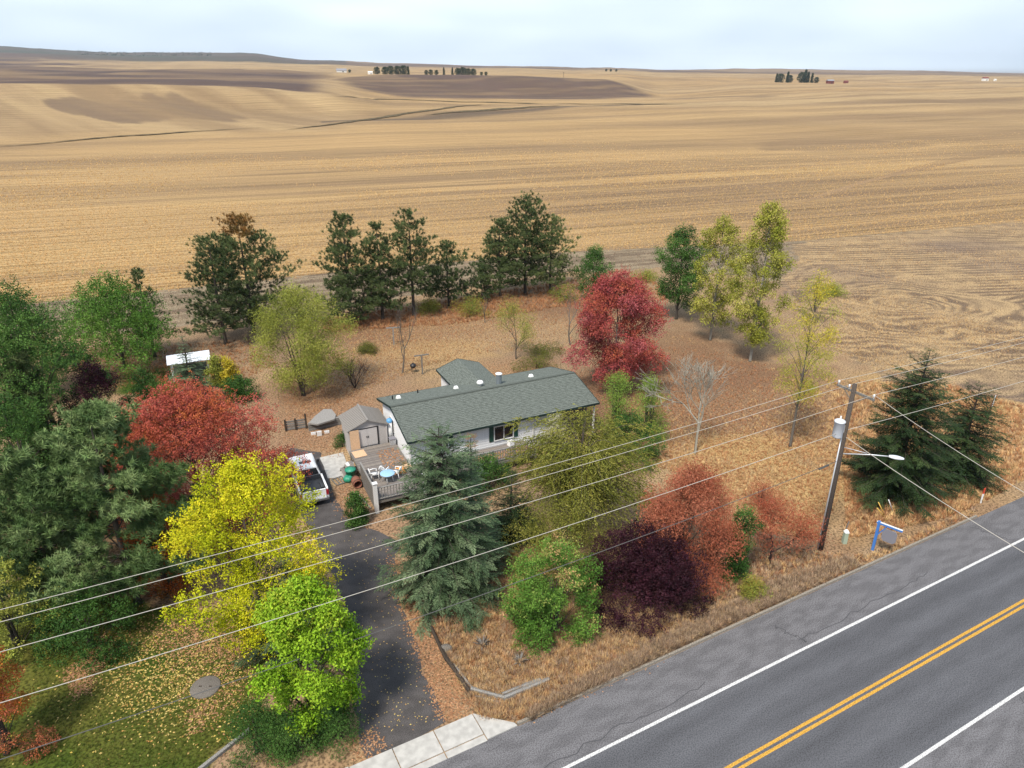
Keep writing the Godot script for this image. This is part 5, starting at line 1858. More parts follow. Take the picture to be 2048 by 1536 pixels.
# ---------------------------------------------------------------- planting
func planting() -> void:
	var k := 1.0
	var P := {
		"red": [lin(170, 98, 52, k), lin(162, 84, 60, k), lin(162, 80, 70, k), lin(174, 96, 88, k)],
		"crimson": [lin(160, 88, 62, k), lin(148, 72, 64, k), lin(148, 72, 74, k), lin(164, 94, 96, k)],
		"yellow": [lin(128, 138, 22, k), lin(156, 162, 26, k), lin(184, 182, 36, k), lin(190, 172, 40, k)],
		"lime": [lin(88, 124, 30, k), lin(116, 152, 36, k), lin(136, 168, 46, k), lin(160, 160, 58, k)],
		"green": [lin(46, 74, 30, k), lin(74, 108, 42, k), lin(106, 138, 60, k)],
		"deep": [lin(38, 62, 30, k), lin(58, 88, 40, k), lin(88, 118, 56, k)],
		"olive": [lin(96, 104, 42, k), lin(132, 138, 60, k), lin(160, 160, 78, k)],
		"willow": [lin(80, 86, 36, k), lin(112, 114, 50, k), lin(148, 142, 70, k)],
		"aspen": [lin(100, 108, 38, k), lin(136, 138, 54, k), lin(176, 168, 92, k)],
		"gold": [lin(166, 152, 44, k), lin(190, 172, 56, k), lin(156, 150, 60, k)],
		"plum": [lin(34, 20, 26, k), lin(50, 28, 36, k), lin(68, 38, 46, k)],
		"orange": [lin(126, 70, 50, k), lin(154, 90, 68, k), lin(174, 114, 90, k)],
		"rusty": [lin(130, 64, 30, k), lin(168, 88, 40, k), lin(120, 100, 44, k)],
		"pine": [lin(48, 60, 40, k), lin(72, 86, 52, k), lin(102, 112, 72, k)],
		"pale_pine": [lin(48, 68, 38, k), lin(86, 108, 64, k), lin(132, 150, 100, k)],
		"spruce": [lin(28, 42, 26, k), lin(42, 57, 34, k), lin(66, 80, 48, k)],
		"blue": [lin(46, 62, 42, k), lin(72, 90, 64, k), lin(114, 130, 98, k)],
		"brown": [lin(96, 82, 48, k), lin(134, 96, 52, k)],
		"pink": [lin(164, 96, 88, k), lin(184, 118, 104, k), lin(150, 110, 92, k)],
		"cream": [lin(206, 200, 184, k), lin(170, 166, 130, k), lin(130, 136, 80, k)],
		"bamboo": [lin(96, 122, 48, k), lin(122, 146, 66, k), lin(82, 108, 46, k)],
	}
	# --- the neighbour's trees on the left
	broadleaf("broadleaf_tree", "tall fresh-green broadleaf tree beyond the purple plum, rising against the field", "tree", "trees of the left garden", 128, 975, 568, 270, 0.1, "oval", P.deep, 2600, 101, {"lobes": 30, "size": 1.15})
	conifer("dark_pine", "dark olive pine directly in front of the purple plum", "trees of the left garden", "pine", 118, 1000, 716, 130, P.pine, 102, {"low": 0.06, "tufts": 19.0, "size": 1.5, "step": 0.45})
	broadleaf("purple_plum", "dark purple plum tree among green trees of the left garden", "tree", "trees of the left garden", 232, 965, 712, 150, 0.1, "oval", P.plum, 1000, 103, {"bark": M.dark_bark, "lobes": 14})
	broadleaf("green_shrub", "light green tall shrub right of the purple plum", "shrub", "shrubs of the left garden", 312, 880, 738, 95, 0.03, "oval", P.deep, 650, 104, {"lobes": 14})
	conifer("pale_pine", "large grey-green pine with a bare trunk foot at the leafy lawn", "trees of the left garden", "pine", 276, 1206, 828, 340, P.pale_pine, 105, {"low": 0.16, "tufts": 34.0, "size": 1.4, "step": 0.66, "gap": 0.06})
	conifer("pale_pine", "grey-green pine left of the bare-trunked one, reaching the picture's far garden", "trees of the left garden", "pine", 120, 1196, 905, 270, P.pale_pine, 106, {"low": 0.06, "tufts": 30.0, "size": 1.4, "step": 0.66, "gap": 0.06})
	conifer("pale_pine", "slender grey-green pine behind the two large ones beside the red maple", "trees of the left garden", "pine", 232, 1030, 822, 150, P.pale_pine, 107, {"low": 0.04, "tufts": 18.0, "size": 1.35, "step": 0.42, "gap": 0.02})
	broadleaf("broadleaf_tree", "leafy mid-green tree at the field edge beyond the tall fresh-green one", "tree", "trees of the left garden", 70, 800, 590, 170, 0.08, "oval", P.deep, 1100, 98, {"lobes": 18})
	broadleaf("broadleaf_tree", "bushy deep-green broadleaf tree at the very left of the garden", "tree", "trees of the left garden", 95, 1090, 790, 210, 0.04, "oval", P.deep, 1300, 108, {"lobes": 20})
	broadleaf("dark_laurel", "dark glossy evergreen shrub on the shady side of the lawn", "shrub", "shrubs of the left garden", 190, 1290, 1180, 180, 0.0, "dome", P.deep, 650, 109, {"lobes": 14, "stems": 4})
	broadleaf("dark_laurel", "dark evergreen shrub with yellowish leaves below the left pines", "shrub", "shrubs of the left garden", 40, 1290, 1130, 190, 0.0, "dome", P.olive, 600, 110, {"lobes": 14, "stems": 4})
	broadleaf("japanese_maple", "orange-tipped bushy maple at the lawn's outer corner", "tree", "trees of the left garden", 18, 1500, 1290, 150, 0.04, "dome", [P.olive[1], P.rusty[1], P.orange[1], P.green[0]], 900, 111, {"stems": 3, "lobes": 16, "size": 0.8})
	broadleaf("rust_shrub", "rust-brown shrub in the shade between the grey-green pine and yellow tree", "shrub", "shrubs of the left garden", 345, 1180, 990, 140, 0.0, "oval", P.rusty, 600, 112, {"stems": 3})
	broadleaf("broadleaf_tree", "spreading green broadleaf tree with a dark trunk at the field edge", "tree", "", 250, 735, 552, 225, 0.16, "dome", P.green, 2000, 113, {"lobes": 22})
	conifer("slender_pine", "slender thin pine with a bare lower trunk beside the spreading green tree", "trees along the field edge", "pine", 310, 714, 538, 64, P.pine, 114, {"low": 0.24, "tufts": 9.0, "gap": 0.2})
	conifer("field_pine", "lighter thin-topped pine left of the brown-topped pine", "trees along the field edge", "pine", 452, 688, 474, 166, P.pine, 115, {"low": 0.12, "tufts": 14.0, "gap": 0.08})
	conifer("field_pine", "broad dark pine with a browned top", "trees along the field edge", "pine", 508, 664, 440, 224, P.pine, 116, {"low": 0.08, "tufts": 20.0, "tip": P.brown, "gap": 0.03})
	broadleaf("olive_tree_crown", "multi-stemmed olive-green tree standing in orange leaf litter", "tree", "", 610, 790, 573, 205, 0.14, "oval", P.olive, 1500, 117, {"stems": 4, "trunk": 0.09, "lobes": 34, "lobe": 0.3, "spray": "fine", "size": 1.3, "hole": 0.1, "more": 2.4})
	conifer("small_blue_spruce", "small thin-topped blue spruce in front of the white-roofed shelter", "spruces", "spruce", 392, 815, 670, 96, P.blue, 118, {"low": 0.02, "step": 0.3, "taper": 1.0})
	for q in [[437, 772, 712, 26, "yellow-green columnar shrub right of the white-roofed shelter"], [463, 775, 716, 24, "narrow yellowing columnar shrub beside the other yellow-green column"]]:
		broadleaf("columnar_shrub", q[4], "shrub", "columnar shrubs by the shelter", q[0], q[1], q[2], q[3], 0.0, "column", P.gold if q[0] > 450 else P.olive, 190, 119 + int(q[0]), {"lobes": 10, "lobe": 0.7})
	broadleaf("green_shrub", "low dark green shrub with yellow flowers behind the left red maple", "shrub", "", 480, 800, 757, 80, 0.0, "dome", P.deep, 330, 121, {"stems": 3})
	broadleaf("green_shrub", "low dark shrub below the small blue spruce", "shrub", "", 385, 822, 775, 90, 0.0, "dome", [P.deep[0], P.blue[0], P.green[1]], 330, 122, {"stems": 3})
	broadleaf("pale_shrub", "pale green loose shrub between the far broadleaf trees at the bare strip", "shrub", "", 88, 735, 630, 80, 0.05, "oval", P.olive, 280, 123, {"stems": 3, "spray": "fine", "size": 1.3})
	# --- the front row on the left of the drive
	broadleaf("red_maple", "broad red maple left of the pickup truck", "tree", "", 410, 1045, 774, 385, 0.08, "dome", P.red, 5200, 124, {"lobes": 54, "lobe": 0.24, "hole": 0.3, "trunk": 0.15})
	broadleaf("yellow_ash", "bright yellow-leaved tree leaning over the drive", "tree", "", 538, 1292, 922, 345, 0.16, "oval", P.yellow, 2500, 125, {"lobes": 54, "lobe": 0.2, "hole": 0.1, "trunk": 0.14})
	conifer("small_blue_spruce", "low blue spruce half hidden between yellow tree and lime maple", "spruces", "spruce", 598, 1300, 1105, 215, P.blue, 126, {"low": 0.02, "step": 0.34})
	broadleaf("lime_maple", "lime-green young maple between drive and juniper hedge", "tree", "", 636, 1462, 1170, 225, 0.12, "oval", P.lime, 2300, 127, {"lobes": 50, "lobe": 0.2, "spray": "big", "size": 0.8, "hole": 0.1})
	for q in [[520, 1500, 1410, 110, "dark green juniper at the timber edging end of the hedge"], [590, 1505, 1420, 120, "dark green juniper in the middle of the hedge"], [672, 1478, 1400, 105, "dark green juniper at the drive end of the hedge"]]:
		broadleaf("juniper", q[4], "shrub", "juniper hedge under the lime maple", q[0], q[1], q[2], q[3], 0.0, "dome", P.deep, 480, 130 + int(q[0]), {"stems": 3, "spray": "fine", "size": 1.1})
	# --- in front of the home
	conifer("front_blue_spruce", "tall full blue-green spruce standing between drive and home", "spruces", "spruce", 892, 1180, 848, 235, P.blue, 140, {"low": 0.02, "step": 0.26, "taper": 0.62})
	conifer("thin_spruce", "thin leading spruce top close behind the front blue spruce", "spruces", "spruce", 948, 1120, 868, 70, P.blue, 141, {"low": 0.2, "step": 0.3, "taper": 0.9, "tip": P.brown})
	broadleaf("green_shrub", "green shrub at the foot of the white deck post", "shrub", "", 716, 1046, 985, 48, 0.0, "dome", P.deep, 300, 142, {"stems": 3})
	broadleaf("green_shrub", "dark shrub growing below the deck railing", "shrub", "", 975, 975, 915, 110, 0.0, "dome", P.deep, 420, 143, {"stems": 3})
	conifer("cone_shrub", "dark conical evergreen between front blue spruce and willow", "spruces", "spruce", 1024, 1075, 940, 100, P.spruce, 144, {"low": 0.02, "step": 0.26})
	willow("arching_willow", "wide dense olive weeping tree arching in front of the home", 1156, 1062, 826, 285, P.willow, 145, 36)
	broadleaf("flowering_vine", "cream-flowered climber against the home's white wall", "shrub", "", 1108, 905, 832, 66, 0.0, "oval", P.cream, 300, 146, {"stems": 3, "spray": "fine", "size": 1.2})
	broadleaf("bamboo_clump", "bright green upright shoots behind the home's right corner", "shrub", "", 1230, 862, 745, 62, 0.1, "column", P.bamboo, 380, 147, {"stems": 6, "spray": "fine", "size": 1.3, "lobe": 0.5})
	broadleaf("bamboo_clump", "bright green upright shoots nearest the pale bare tree", "shrub", "", 1292, 875, 752, 66, 0.05, "column", P.bamboo, 420, 148, {"stems": 6, "spray": "fine", "size": 1.3, "lobe": 0.5})
	broadleaf("green_shrub", "dark green broad shrub under the bamboo shoots", "shrub", "", 1255, 920, 830, 130, 0.0, "dome", P.deep, 620, 149, {"stems": 4})
	broadleaf("olive_shrub", "olive shrub at the right foot of the weeping tree", "shrub", "", 1120, 1130, 1015, 230, 0.0, "dome", P.willow, 1100, 150, {"stems": 4, "spray": "fine", "size": 1.3})
	broadleaf("orange_tree", "rounded orange-brown tree above the purple shrub", "tree", "", 1366, 1140, 935, 220, 0.04, "oval", P.orange, 2300, 151, {"stems": 3, "lobes": 24, "lobe": 0.32, "spray": "fine", "size": 1.3, "hole": 0.2, "more": 2.2})
	broadleaf("purple_shrub", "broad dark purple shrub below the orange-brown tree", "shrub", "", 1292, 1192, 1066, 262, 0.0, "dome", P.plum, 2700, 152, {"stems": 6, "bark": M.dark_bark, "lobes": 22})
	broadleaf("turning_tree", "small green tree with patches of orange leaves near the road", "tree", "", 1108, 1262, 1095, 200, 0.03, "oval", [P.green[0], P.green[1], P.green[1], P.green[2], lin(190, 146, 106)], 1300, 153, {"stems": 3, "lobes": 20, "lobe": 0.34})
	broadleaf("columnar_shrub", "slim dark green column between orange-brown tree and red sparse tree", "shrub", "", 1468, 1160, 1015, 48, 0.0, "column", P.deep, 360, 154, {"lobe": 0.6})
	bare_tree("sparse_red_tree", "sparse dark-twigged tree with red leaves left of the utility pole", "tree", 1540, 1125, 958, 5, M.dark_bark, 155, {"pal": [P.orange[1], P.orange[0], P.red[1], P.orange[2]], "leaves": 3, "size": 1.0, "spread": 0.4, "split": 0.62, "first": 0.24})
	broadleaf("red_shrub", "low reddish shrub behind the sparse red tree", "shrub", "", 1520, 1010, 965, 70, 0.0, "dome", P.orange, 180, 156, {"stems": 3, "spray": "fine"})
	# --- right side
	conifer("dark_spruce", "big dark spruce beside the utility pole", "spruces", "spruce", 1788, 988, 697, 200, P.spruce, 160, {"low": 0.02, "step": 0.26, "taper": 0.7})
	conifer("dark_spruce", "smaller dark spruce in front of the white board sign", "spruces", "spruce", 1908, 955, 768, 140, P.spruce, 161, {"low": 0.06, "step": 0.28, "taper": 0.55})
	broadleaf("young_poplar", "short dense green poplar at the left of the poplar row", "tree", "row of poplars beside the field", 1352, 638, 452, 108, 0.16, "oval", P.deep, 1200, 162, {"lobes": 18})
	broadleaf("poplar", "tall yellowing poplar between the dense green one and the tallest", "tree", "row of poplars beside the field", 1420, 680, 430, 98, 0.16, "oval", P.aspen, 900, 163, {"bark": M.pale_bark, "trunk": 0.13, "lobes": 40, "lobe": 0.34, "hole": 0.05, "more": 1.5})
	broadleaf("poplar", "tallest yellow-green poplar of the row", "tree", "row of poplars beside the field", 1500, 722, 403, 116, 0.12, "oval", P.aspen, 1300, 164, {"bark": M.pale_bark, "trunk": 0.15, "lobes": 48, "lobe": 0.3, "hole": 0.05, "more": 1.5})
	broadleaf("thin_poplar", "tall thin gold and grey-green poplar with a long bare trunk nearest the utility pole", "tree", "row of poplars beside the field", 1580, 893, 545, 112, 0.3, "oval", [P.gold[0], P.gold[1], P.olive[1], P.aspen[1]], 620, 166, {"bark": M.grey_bark, "spray": "fine", "size": 1.25, "trunk": 0.11, "lobes": 40, "lobe": 0.3, "hole": 0.05, "more": 1.9})
	bare_tree("bare_birch", "pale leafless tree with fanning white branches right of the home", "tree", 1390, 906, 712, 6, M.white_bark, 167, {"r": 0.12, "split": 0.42, "up": 0.28, "first": 0.31, "thin": 0.016})
	broadleaf("red_maple", "tall crimson maple behind the home", "tree", "", 1228, 775, 546, 205, 0.14, "oval", P.crimson, 3000, 168, {"trunk": 0.13, "lobes": 46, "lobe": 0.25, "hole": 0.3, "bark": M.grey_bark})
	bare_tree("pink_sapling", "thin pinkish half-bare tree left of the tall crimson maple", "tree", 1140, 690, 548, 4, M.grey_bark, 169, {"pal": P.pink, "leaves": 2, "size": 0.9, "spread": 0.35, "first": 0.3})
	# --- pines along the back of the yard
	conifer("row_pine", "full pine at the left end of the back yard row", "pine row behind the yard", "pine", 704, 648, 433, 143, P.pine, 170, {"low": 0.06, "tufts": 17.0, "gap": 0.04})
	conifer("row_pine", "narrow pine crowded against the row's left-end pine", "pine row behind the yard", "pine", 766, 640, 446, 107, P.pine, 171, {"low": 0.1, "tufts": 15.0})
	conifer("row_pine", "open-topped pine with a clear dark trunk in the back yard row", "pine row behind the yard", "pine", 828, 632, 427, 133, P.pine, 172, {"low": 0.26, "tufts": 17.0, "gap": 0.12})
	conifer("row_pine", "shorter rounded pine right of the clear-trunked one", "pine row behind the yard", "pine", 898, 612, 486, 128, P.pine, 173, {"low": 0.12, "tufts": 16.0})
	conifer("row_pine", "dark pine left of the tallest pine in the back yard row", "pine row behind the yard", "pine", 1000, 592, 440, 133, P.pine, 174, {"low": 0.12, "tufts": 16.0})
	conifer("row_pine", "tallest pine of the back yard row", "pine row behind the yard", "pine", 1050, 588, 395, 151, P.pine, 175, {"low": 0.14, "tufts": 18.0})
	conifer("row_pine", "olive-tinged pine at the right end of the back yard row", "pine row behind the yard", "pine", 1100, 582, 438, 132, [P.pine[1], P.pine[2], P.olive[0]], 176, {"low": 0.14, "tufts": 15.0})
	conifer("row_pine", "low young pine in the gap of the back yard row", "pine row behind the yard", "pine", 965, 600, 538, 71, P.pine, 177, {"low": 0.06, "tufts": 12.0})
	broadleaf("young_poplar", "small round green tree behind the crimson maple", "tree", "", 1185, 590, 494, 96, 0.1, "dome", P.deep, 560, 178, {"lobes": 14})
	bare_tree("bare_sapling", "bare grey sapling between grill and pine row", "tree", 805, 746, 622, 4, M.grey_bark, 179, {"split": 0.22, "up": 0.5, "first": 0.36})
	bare_tree("leafy_sapling", "young thin-leaved green tree in the middle of the back yard", "tree", 1032, 718, 612, 4, M.bark, 180, {"pal": P.olive, "leaves": 5, "spread": 0.3, "size": 1.15, "spray": "fine", "split": 0.5})
	bare_tree("bare_shrub", "dark leafless shrub beside the olive-green multi-stemmed tree", "shrub", 710, 776, 722, 4, M.dark_bark, 181, {"stems": 5, "first": 0.42, "split": 0.35})
	bare_tree("bare_sapling", "thin pale bare sapling below the short rounded pine", "tree", 970, 645, 578, 3, M.grey_bark, 182, {"split": 0.4})
	for q in [[1085, 707, 692, 75, "grey-green low brush patch behind the rear wing"], [1075, 735, 714, 85, "brown low brush pile beside the crimson maple's litter"], [735, 705, 690, 50, "drab low brush patch beside the dark leafless shrub"], [690, 893, 866, 34, "small dark shrub at the shed's corner by the steps"]]:
		broadleaf("low_brush", q[4], "shrub", "low brush in the back yard", q[0], q[1], q[2], q[3], 0.0, "dome", [P.brown[0], P.olive[0], lin(96, 84, 70)] if q[0] != 690 else P.deep, 190, 190 + int(q[0]), {"stems": 3, "spray": "fine", "lobes": 9})
	for q in [[1665, 592, 570, 60, "green scrubby bush in the corner of the harrowed field"], [1290, 560, 545, 60, "grey-green scrub at the bare strip behind the crimson maple"], [860, 622, 600, 60, "low green scrub under the clear-trunked pine"], [940, 630, 596, 70, "tangled grey-green scrub under the gap of the pine row"], [1130, 600, 570, 60, "ochre scrub at the right end of the pine row"], [1290, 1160, 1120, 40, "dim green scrub behind the broad purple shrub"], [1500, 1190, 1160, 60, "brown roadside scrub below the slim green column"]]:
		broadleaf("scrub_bush", q[4], "shrub", "scrub bushes round the yard", q[0], q[1], q[2], q[3], 0.0, "dome", P.olive if int(q[0]) % 2 else [P.deep[1], P.olive[1], P.brown[1]], 200, 230 + int(q[0]), {"stems": 3, "spray": "fine", "size": 1.2, "lobes": 9})
	# dead rosettes in the corner plot
	for q in [[1040, 1325, "dry dark spiky rosette plant near the corner logs"], [965, 1292, "paler dry spiky rosette plant nearer the drive"]]:
		rng.seed = int(q[0])
		var o := thing("dry_rosette", q[2], "plant", G(q[0], q[1]), 0, "dry rosette plants in the corner plot")
		for i in 26:
			var st := mb()
			var a := i * 2.4
			var d := Vector3(cos(a), rng.randf_range(0.2, 1.4), sin(a)).normalized() * rng.randf_range(0.45, 0.7)
			var sd := d.cross(Vector3.UP).normalized() * 0.035
			var m := d * 0.5 + Vector3(0, 0.06, 0)
			quad(st, Vector3.ZERO - sd * 0.5, Vector3.ZERO + sd * 0.5, m + sd, m - sd)
			tri(st, m - sd, m + sd, d)
			done(st, "leaf", M.old_wood if i % 3 else M.dark_wood, o)

func willow(called: String, label: String, ub: float, vb: float, vt: float, wpx: float, pal: Array, seed_: int, limbs: int) -> void:
	rng.seed = seed_
	var p := G(ub, vb)
	var h := top_of(p, vt)
	var r := metres(p, wpx) / 2.0
	var o := thing(called, label, "tree", p)
	var st := mb(true)
	var at := []
	var cols := []
	for s in 4:
		var d := Vector3(cos(s * 1.6 + 0.4) * 0.3, 1, sin(s * 1.6 + 0.4) * 0.3)
		tube(st, [Vector3(0, -0.05, 0), d * h * 0.3, d * h * 0.6 + Vector3(d.x, 0, d.z) * 0.6], [0.17, 0.12, 0.06], 6)
	for i in limbs * 3:
		var a := i * 2.39996 + rng.randf_range(-0.3, 0.3)
		var f := rng.randf_range(0.3, 1.0)
		var y0 := h * rng.randf_range(0.25, 0.75)
		var start := Vector3(cos(a) * 0.3, y0, sin(a) * 0.3)
		var peak := Vector3(cos(a) * r * f * 0.55, minf(h * 0.98, y0 + h * rng.randf_range(0.12, 0.4)), sin(a) * r * f * 0.55)
		var end := Vector3(cos(a) * r * f * 1.1, maxf(0.5, peak.y - h * rng.randf_range(0.1, 0.42)), sin(a) * r * f * 1.1)
		var pts := []
		var rad := []
		for j in 7:
			var t := j / 6.0
			pts.append(start.lerp(peak, t).lerp(peak.lerp(end, t), t))
			rad.append(lerpf(0.035, 0.008, t))
		tube(st, pts, rad, 4, false)
		var tone := rng.randf()
		for j in 52:
			var t := 0.2 + 0.75 * pow(rng.randf(), 0.8)
			var q := start.lerp(peak, t).lerp(peak.lerp(end, t), t) + Vector3(rng.randfn(), rng.randfn() * 0.6, rng.randfn()) * 0.28
			var ang := a + rng.randfn() * 0.9
			var d := Vector3(cos(ang), rng.randf_range(-0.7, 0.25), sin(ang)).normalized()
			var zz := d.cross(Vector3.UP).normalized()
			at.append(Transform3D(Basis(d, zz.cross(d), zz).scaled(Vector3.ONE * rng.randf_range(0.7, 1.3)), q))
			cols.append(shade_of(pal, clampf(tone * 0.6 + rng.randf() * 0.4, 0, 1)))
	done(st, "trunk", M.bark, o)
	foliage("whip", at, cols, "crown", o)

func ground_cover() -> void:
	# dry grass tufts
	rng.seed = 3
	var v := PackedVector3Array()
	for i in 9:
		var a := i * 2.4
		var d := Vector3(cos(a) * rng.randf_range(0.25, 0.8), 1.0, sin(a) * rng.randf_range(0.25, 0.8)) * rng.randf_range(0.6, 1.0)
		var s := Vector3(-sin(a), 0, cos(a)) * 0.045
		var b := Vector3(cos(a), 0, sin(a)) * 0.12
		v.append_array(PackedVector3Array([b - s, b + s, b + d]))
	var arr := []
	arr.resize(Mesh.ARRAY_MAX)
	arr[Mesh.ARRAY_VERTEX] = v
	var tuft := ArrayMesh.new()
	tuft.add_surface_from_arrays(Mesh.PRIMITIVE_TRIANGLES, arr)
	var straw := [lin(150, 120, 86, 1.0), lin(192, 158, 114, 1.0), lin(216, 186, 138, 1.0)]
	var rust := [lin(128, 88, 62, 1.0), lin(166, 116, 80, 1.0), lin(190, 148, 108, 1.0)]
	var drab := [lin(104, 88, 74, 1.0), lin(146, 124, 104, 1.0), lin(182, 160, 134, 1.0)]
	var bank := [[830, 1180], [900, 1180], [1000, 1090], [1090, 1130], [1240, 1230], [1420, 1180], [1500, 1060], [1640, 1110], [1740, 1110], [1960, 1012], [1936, 1034], [1700, 1144], [1400, 1274], [1046, 1440], [960, 1440], [930, 1390], [880, 1290]]
	var strip := [[1050, 1434], [1150, 1370], [1400, 1240], [1560, 1160], [1700, 1115], [1720, 1132], [1400, 1276], [1060, 1442]]
	var right := [[1210, 900], [1330, 660], [1560, 740], [1690, 800], [1690, 960], [1640, 1080], [1490, 1060], [1400, 960], [1300, 930]]
	var edge := [[1650, 760], [1900, 770], [2048, 815], [2048, 960], [1975, 1000], [1900, 1035], [1690, 1080], [1690, 960]]
	var back := [[560, 730], [690, 655], [900, 640], [1120, 610], [1330, 650], [1190, 720], [1000, 700], [860, 730], [760, 770], [600, 840]]
	var pines := [[640, 640], [900, 600], [1140, 560], [1310, 560], [1340, 600], [1120, 615], [900, 650], [650, 665]]
	var lawn := [[60, 1300], [260, 1230], [400, 1235], [510, 1290], [515, 1420], [400, 1536], [90, 1536]]
	var leftg := [[60, 700], [330, 690], [500, 680], [560, 730], [480, 760], [350, 760], [230, 780]]
	scatter("dry_grass", "dry straw-coloured and brown grass covering the yard and road bank", tuft, M.straw, [
		[bank, 7000, straw, 0.16, 0.4, 0.18, 2.2], [bank, 6000, drab, 0.16, 0.42, 0.18, 1.6], [bank, 4500, rust, 0.14, 0.34, 0.18, 3.0], [strip, 5000, drab, 0.2, 0.5, 0.2],
		[right, 6500, straw, 0.12, 0.3, 0.15, 1.7], [right, 6500, rust, 0.12, 0.28, 0.15, 1.3], [edge, 4500, straw, 0.2, 0.5, 0.15, 1.6], [edge, 4000, rust, 0.2, 0.5, 0.15, 2.0],
		[back, 6000, straw, 0.1, 0.22, 0.15, 1.4], [back, 4000, rust, 0.1, 0.24, 0.15, 1.9], [pines, 5000, rust, 0.2, 0.5, 0.15], [leftg, 2500, rust, 0.15, 0.35, 0.15]], 21)
	scatter("lawn_grass", "short green grass of the lawn", tuft, M.straw, [[lawn, 9000, [lin(60, 84, 28), lin(92, 106, 42), lin(130, 122, 66)], 0.07, 0.14, 0.15]], 22)
	# stubble and clods in drill rows on the fields beyond the yard
	var gold := [lin(180, 146, 100, 0.95), lin(208, 172, 118, 0.95), lin(220, 188, 136, 0.95)]
	var grass_near := [[0, 610], [300, 585], [640, 548], [1150, 503], [1600, 482], [2048, 443], [2048, 330], [1200, 380], [0, 420]]
	var grass_mid := [[0, 420], [1200, 380], [2048, 330], [2048, 265], [1500, 300], [1100, 275], [700, 318], [300, 300], [0, 330]]
	var clod_strip := [[60, 672], [640, 622], [900, 572], [1140, 542], [1310, 532], [1560, 556], [1600, 486], [1150, 507], [640, 552], [35, 616]]
	var harrowed := [[1570, 562], [1650, 690], [1800, 762], [2048, 796], [2048, 447], [1604, 486]]
	scatter("field_stubble", "cut straw stubble standing in rows on the gold field", tuft, M.straw, [
		[grass_near, 34000, gold, 0.2, 0.4, 0.18, 0.0, 1.5], [grass_mid, 12000, gold, 0.28, 0.55, 0.18, 0.9, 2.5],
		[clod_strip, 7000, drab, 0.12, 0.26, 0.18, 0.0, 0.9], [harrowed, 8000, straw, 0.12, 0.24, 0.2, 2.4], [harrowed, 6000, drab, 0.12, 0.24, 0.2, 3.4]], 26)
	# fallen leaves
	var lv := PackedVector3Array([Vector3(-0.5, 0.02, 0), Vector3(0, 0.1, 0.3), Vector3(0.5, 0.0, 0), Vector3(-0.5, 0.02, 0), Vector3(0.5, 0.0, 0), Vector3(0, 0.1, -0.3)])
	arr[Mesh.ARRAY_VERTEX] = lv
	var leaf := ArrayMesh.new()
	leaf.add_surface_from_arrays(Mesh.PRIMITIVE_TRIANGLES, arr)
	var yel := [lin(196, 170, 84), lin(222, 200, 128), lin(176, 128, 72)]
	var org := [lin(158, 112, 80), lin(190, 150, 114), lin(140, 98, 70)]
	var redd := [lin(130, 84, 60), lin(158, 106, 78), lin(180, 136, 100)]
	scatter("fallen_leaves", "fallen yellow, orange and red leaves lying on lawn, drive and yard", leaf, M.straw, [
		[[[350, 1345, 90, 58]], 2200, yel, 0.09, 0.15, 0.3], [[[320, 1390, 170, 75]], 500, yel, 0.09, 0.15, 0.3],
		[[[410, 1275, 70, 28]], 2000, org, 0.09, 0.15, 0.3], [[[450, 1340, 50, 60]], 900, org, 0.09, 0.15, 0.3],
		[[[125, 1350], [230, 1270], [225, 1300], [160, 1400]], 900, org, 0.09, 0.16, 0.3],
		[[[375, 1420], [420, 1395], [440, 1420], [380, 1480]], 160, org, 0.1, 0.17, 0.3],
		[[[778, 1100], [805, 1130], [835, 1195], [880, 1290], [945, 1400], [925, 1440], [886, 1440], [858, 1370], [830, 1290], [786, 1180]], 3400, org, 0.08, 0.15, 0.3],
		[[[650, 1050], [700, 1045], [800, 1090], [860, 1370], [890, 1440], [720, 1480], [716, 1200]], 380, yel, 0.06, 0.1, 0.3],
		[[[660, 985], [700, 960], [740, 1055], [700, 1045]], 900, org, 0.08, 0.14, 0.3],
		[[[570, 850], [690, 870], [690, 905], [640, 905], [570, 890]], 1500, org, 0.08, 0.15, 0.3],
		[[[560, 760], [690, 790], [760, 790], [680, 825], [570, 845]], 3000, org, 0.1, 0.17, 0.3, 4.0],
		[[[960, 725], [1120, 720], [1110, 735], [990, 755]], 900, org, 0.1, 0.17, 0.3],
		[[[1120, 700], [1330, 700], [1330, 830], [1210, 830]], 2600, redd, 0.1, 0.17, 0.3],
		[[[1340, 650], [1420, 690], [1540, 730], [1680, 830], [1660, 900], [1400, 900], [1330, 800]], 3600, redd, 0.1, 0.17, 0.3, 3.0],
		[[[1280, 1140], [1470, 1130], [1620, 1100], [1600, 1140], [1400, 1220], [1250, 1240]], 2600, redd, 0.08, 0.15, 0.3],
		[[[660, 640], [900, 640], [1120, 600], [1120, 640], [800, 690], [660, 680]], 2500, redd, 0.12, 0.2, 0.3],
		[[[1050, 1442], [1120, 1396], [1320, 1308], [1326, 1316], [1100, 1420]], 260, org, 0.08, 0.14, 0.3],
		[[[690, 1490], [740, 1460], [780, 1490], [730, 1530]], 300, org, 0.08, 0.14, 0.3]], 23)
	# leaves that lie on the deck boards
	rng.seed = 24
	var at := []
	var cols := []
	for i in 900:
		var x := rng.randf_range(4.4, 9.5)
		var b := rng.randf_range(-1.75, -0.5)
		if i > 650:
			x = rng.randf_range(-1.6, 0.1)
			b = rng.randf_range(0.6, 3.6)
		at.append(in_house(x, 0.93, b))
		cols.append(shade_of(org, rng.randf()))
	var st := mb()
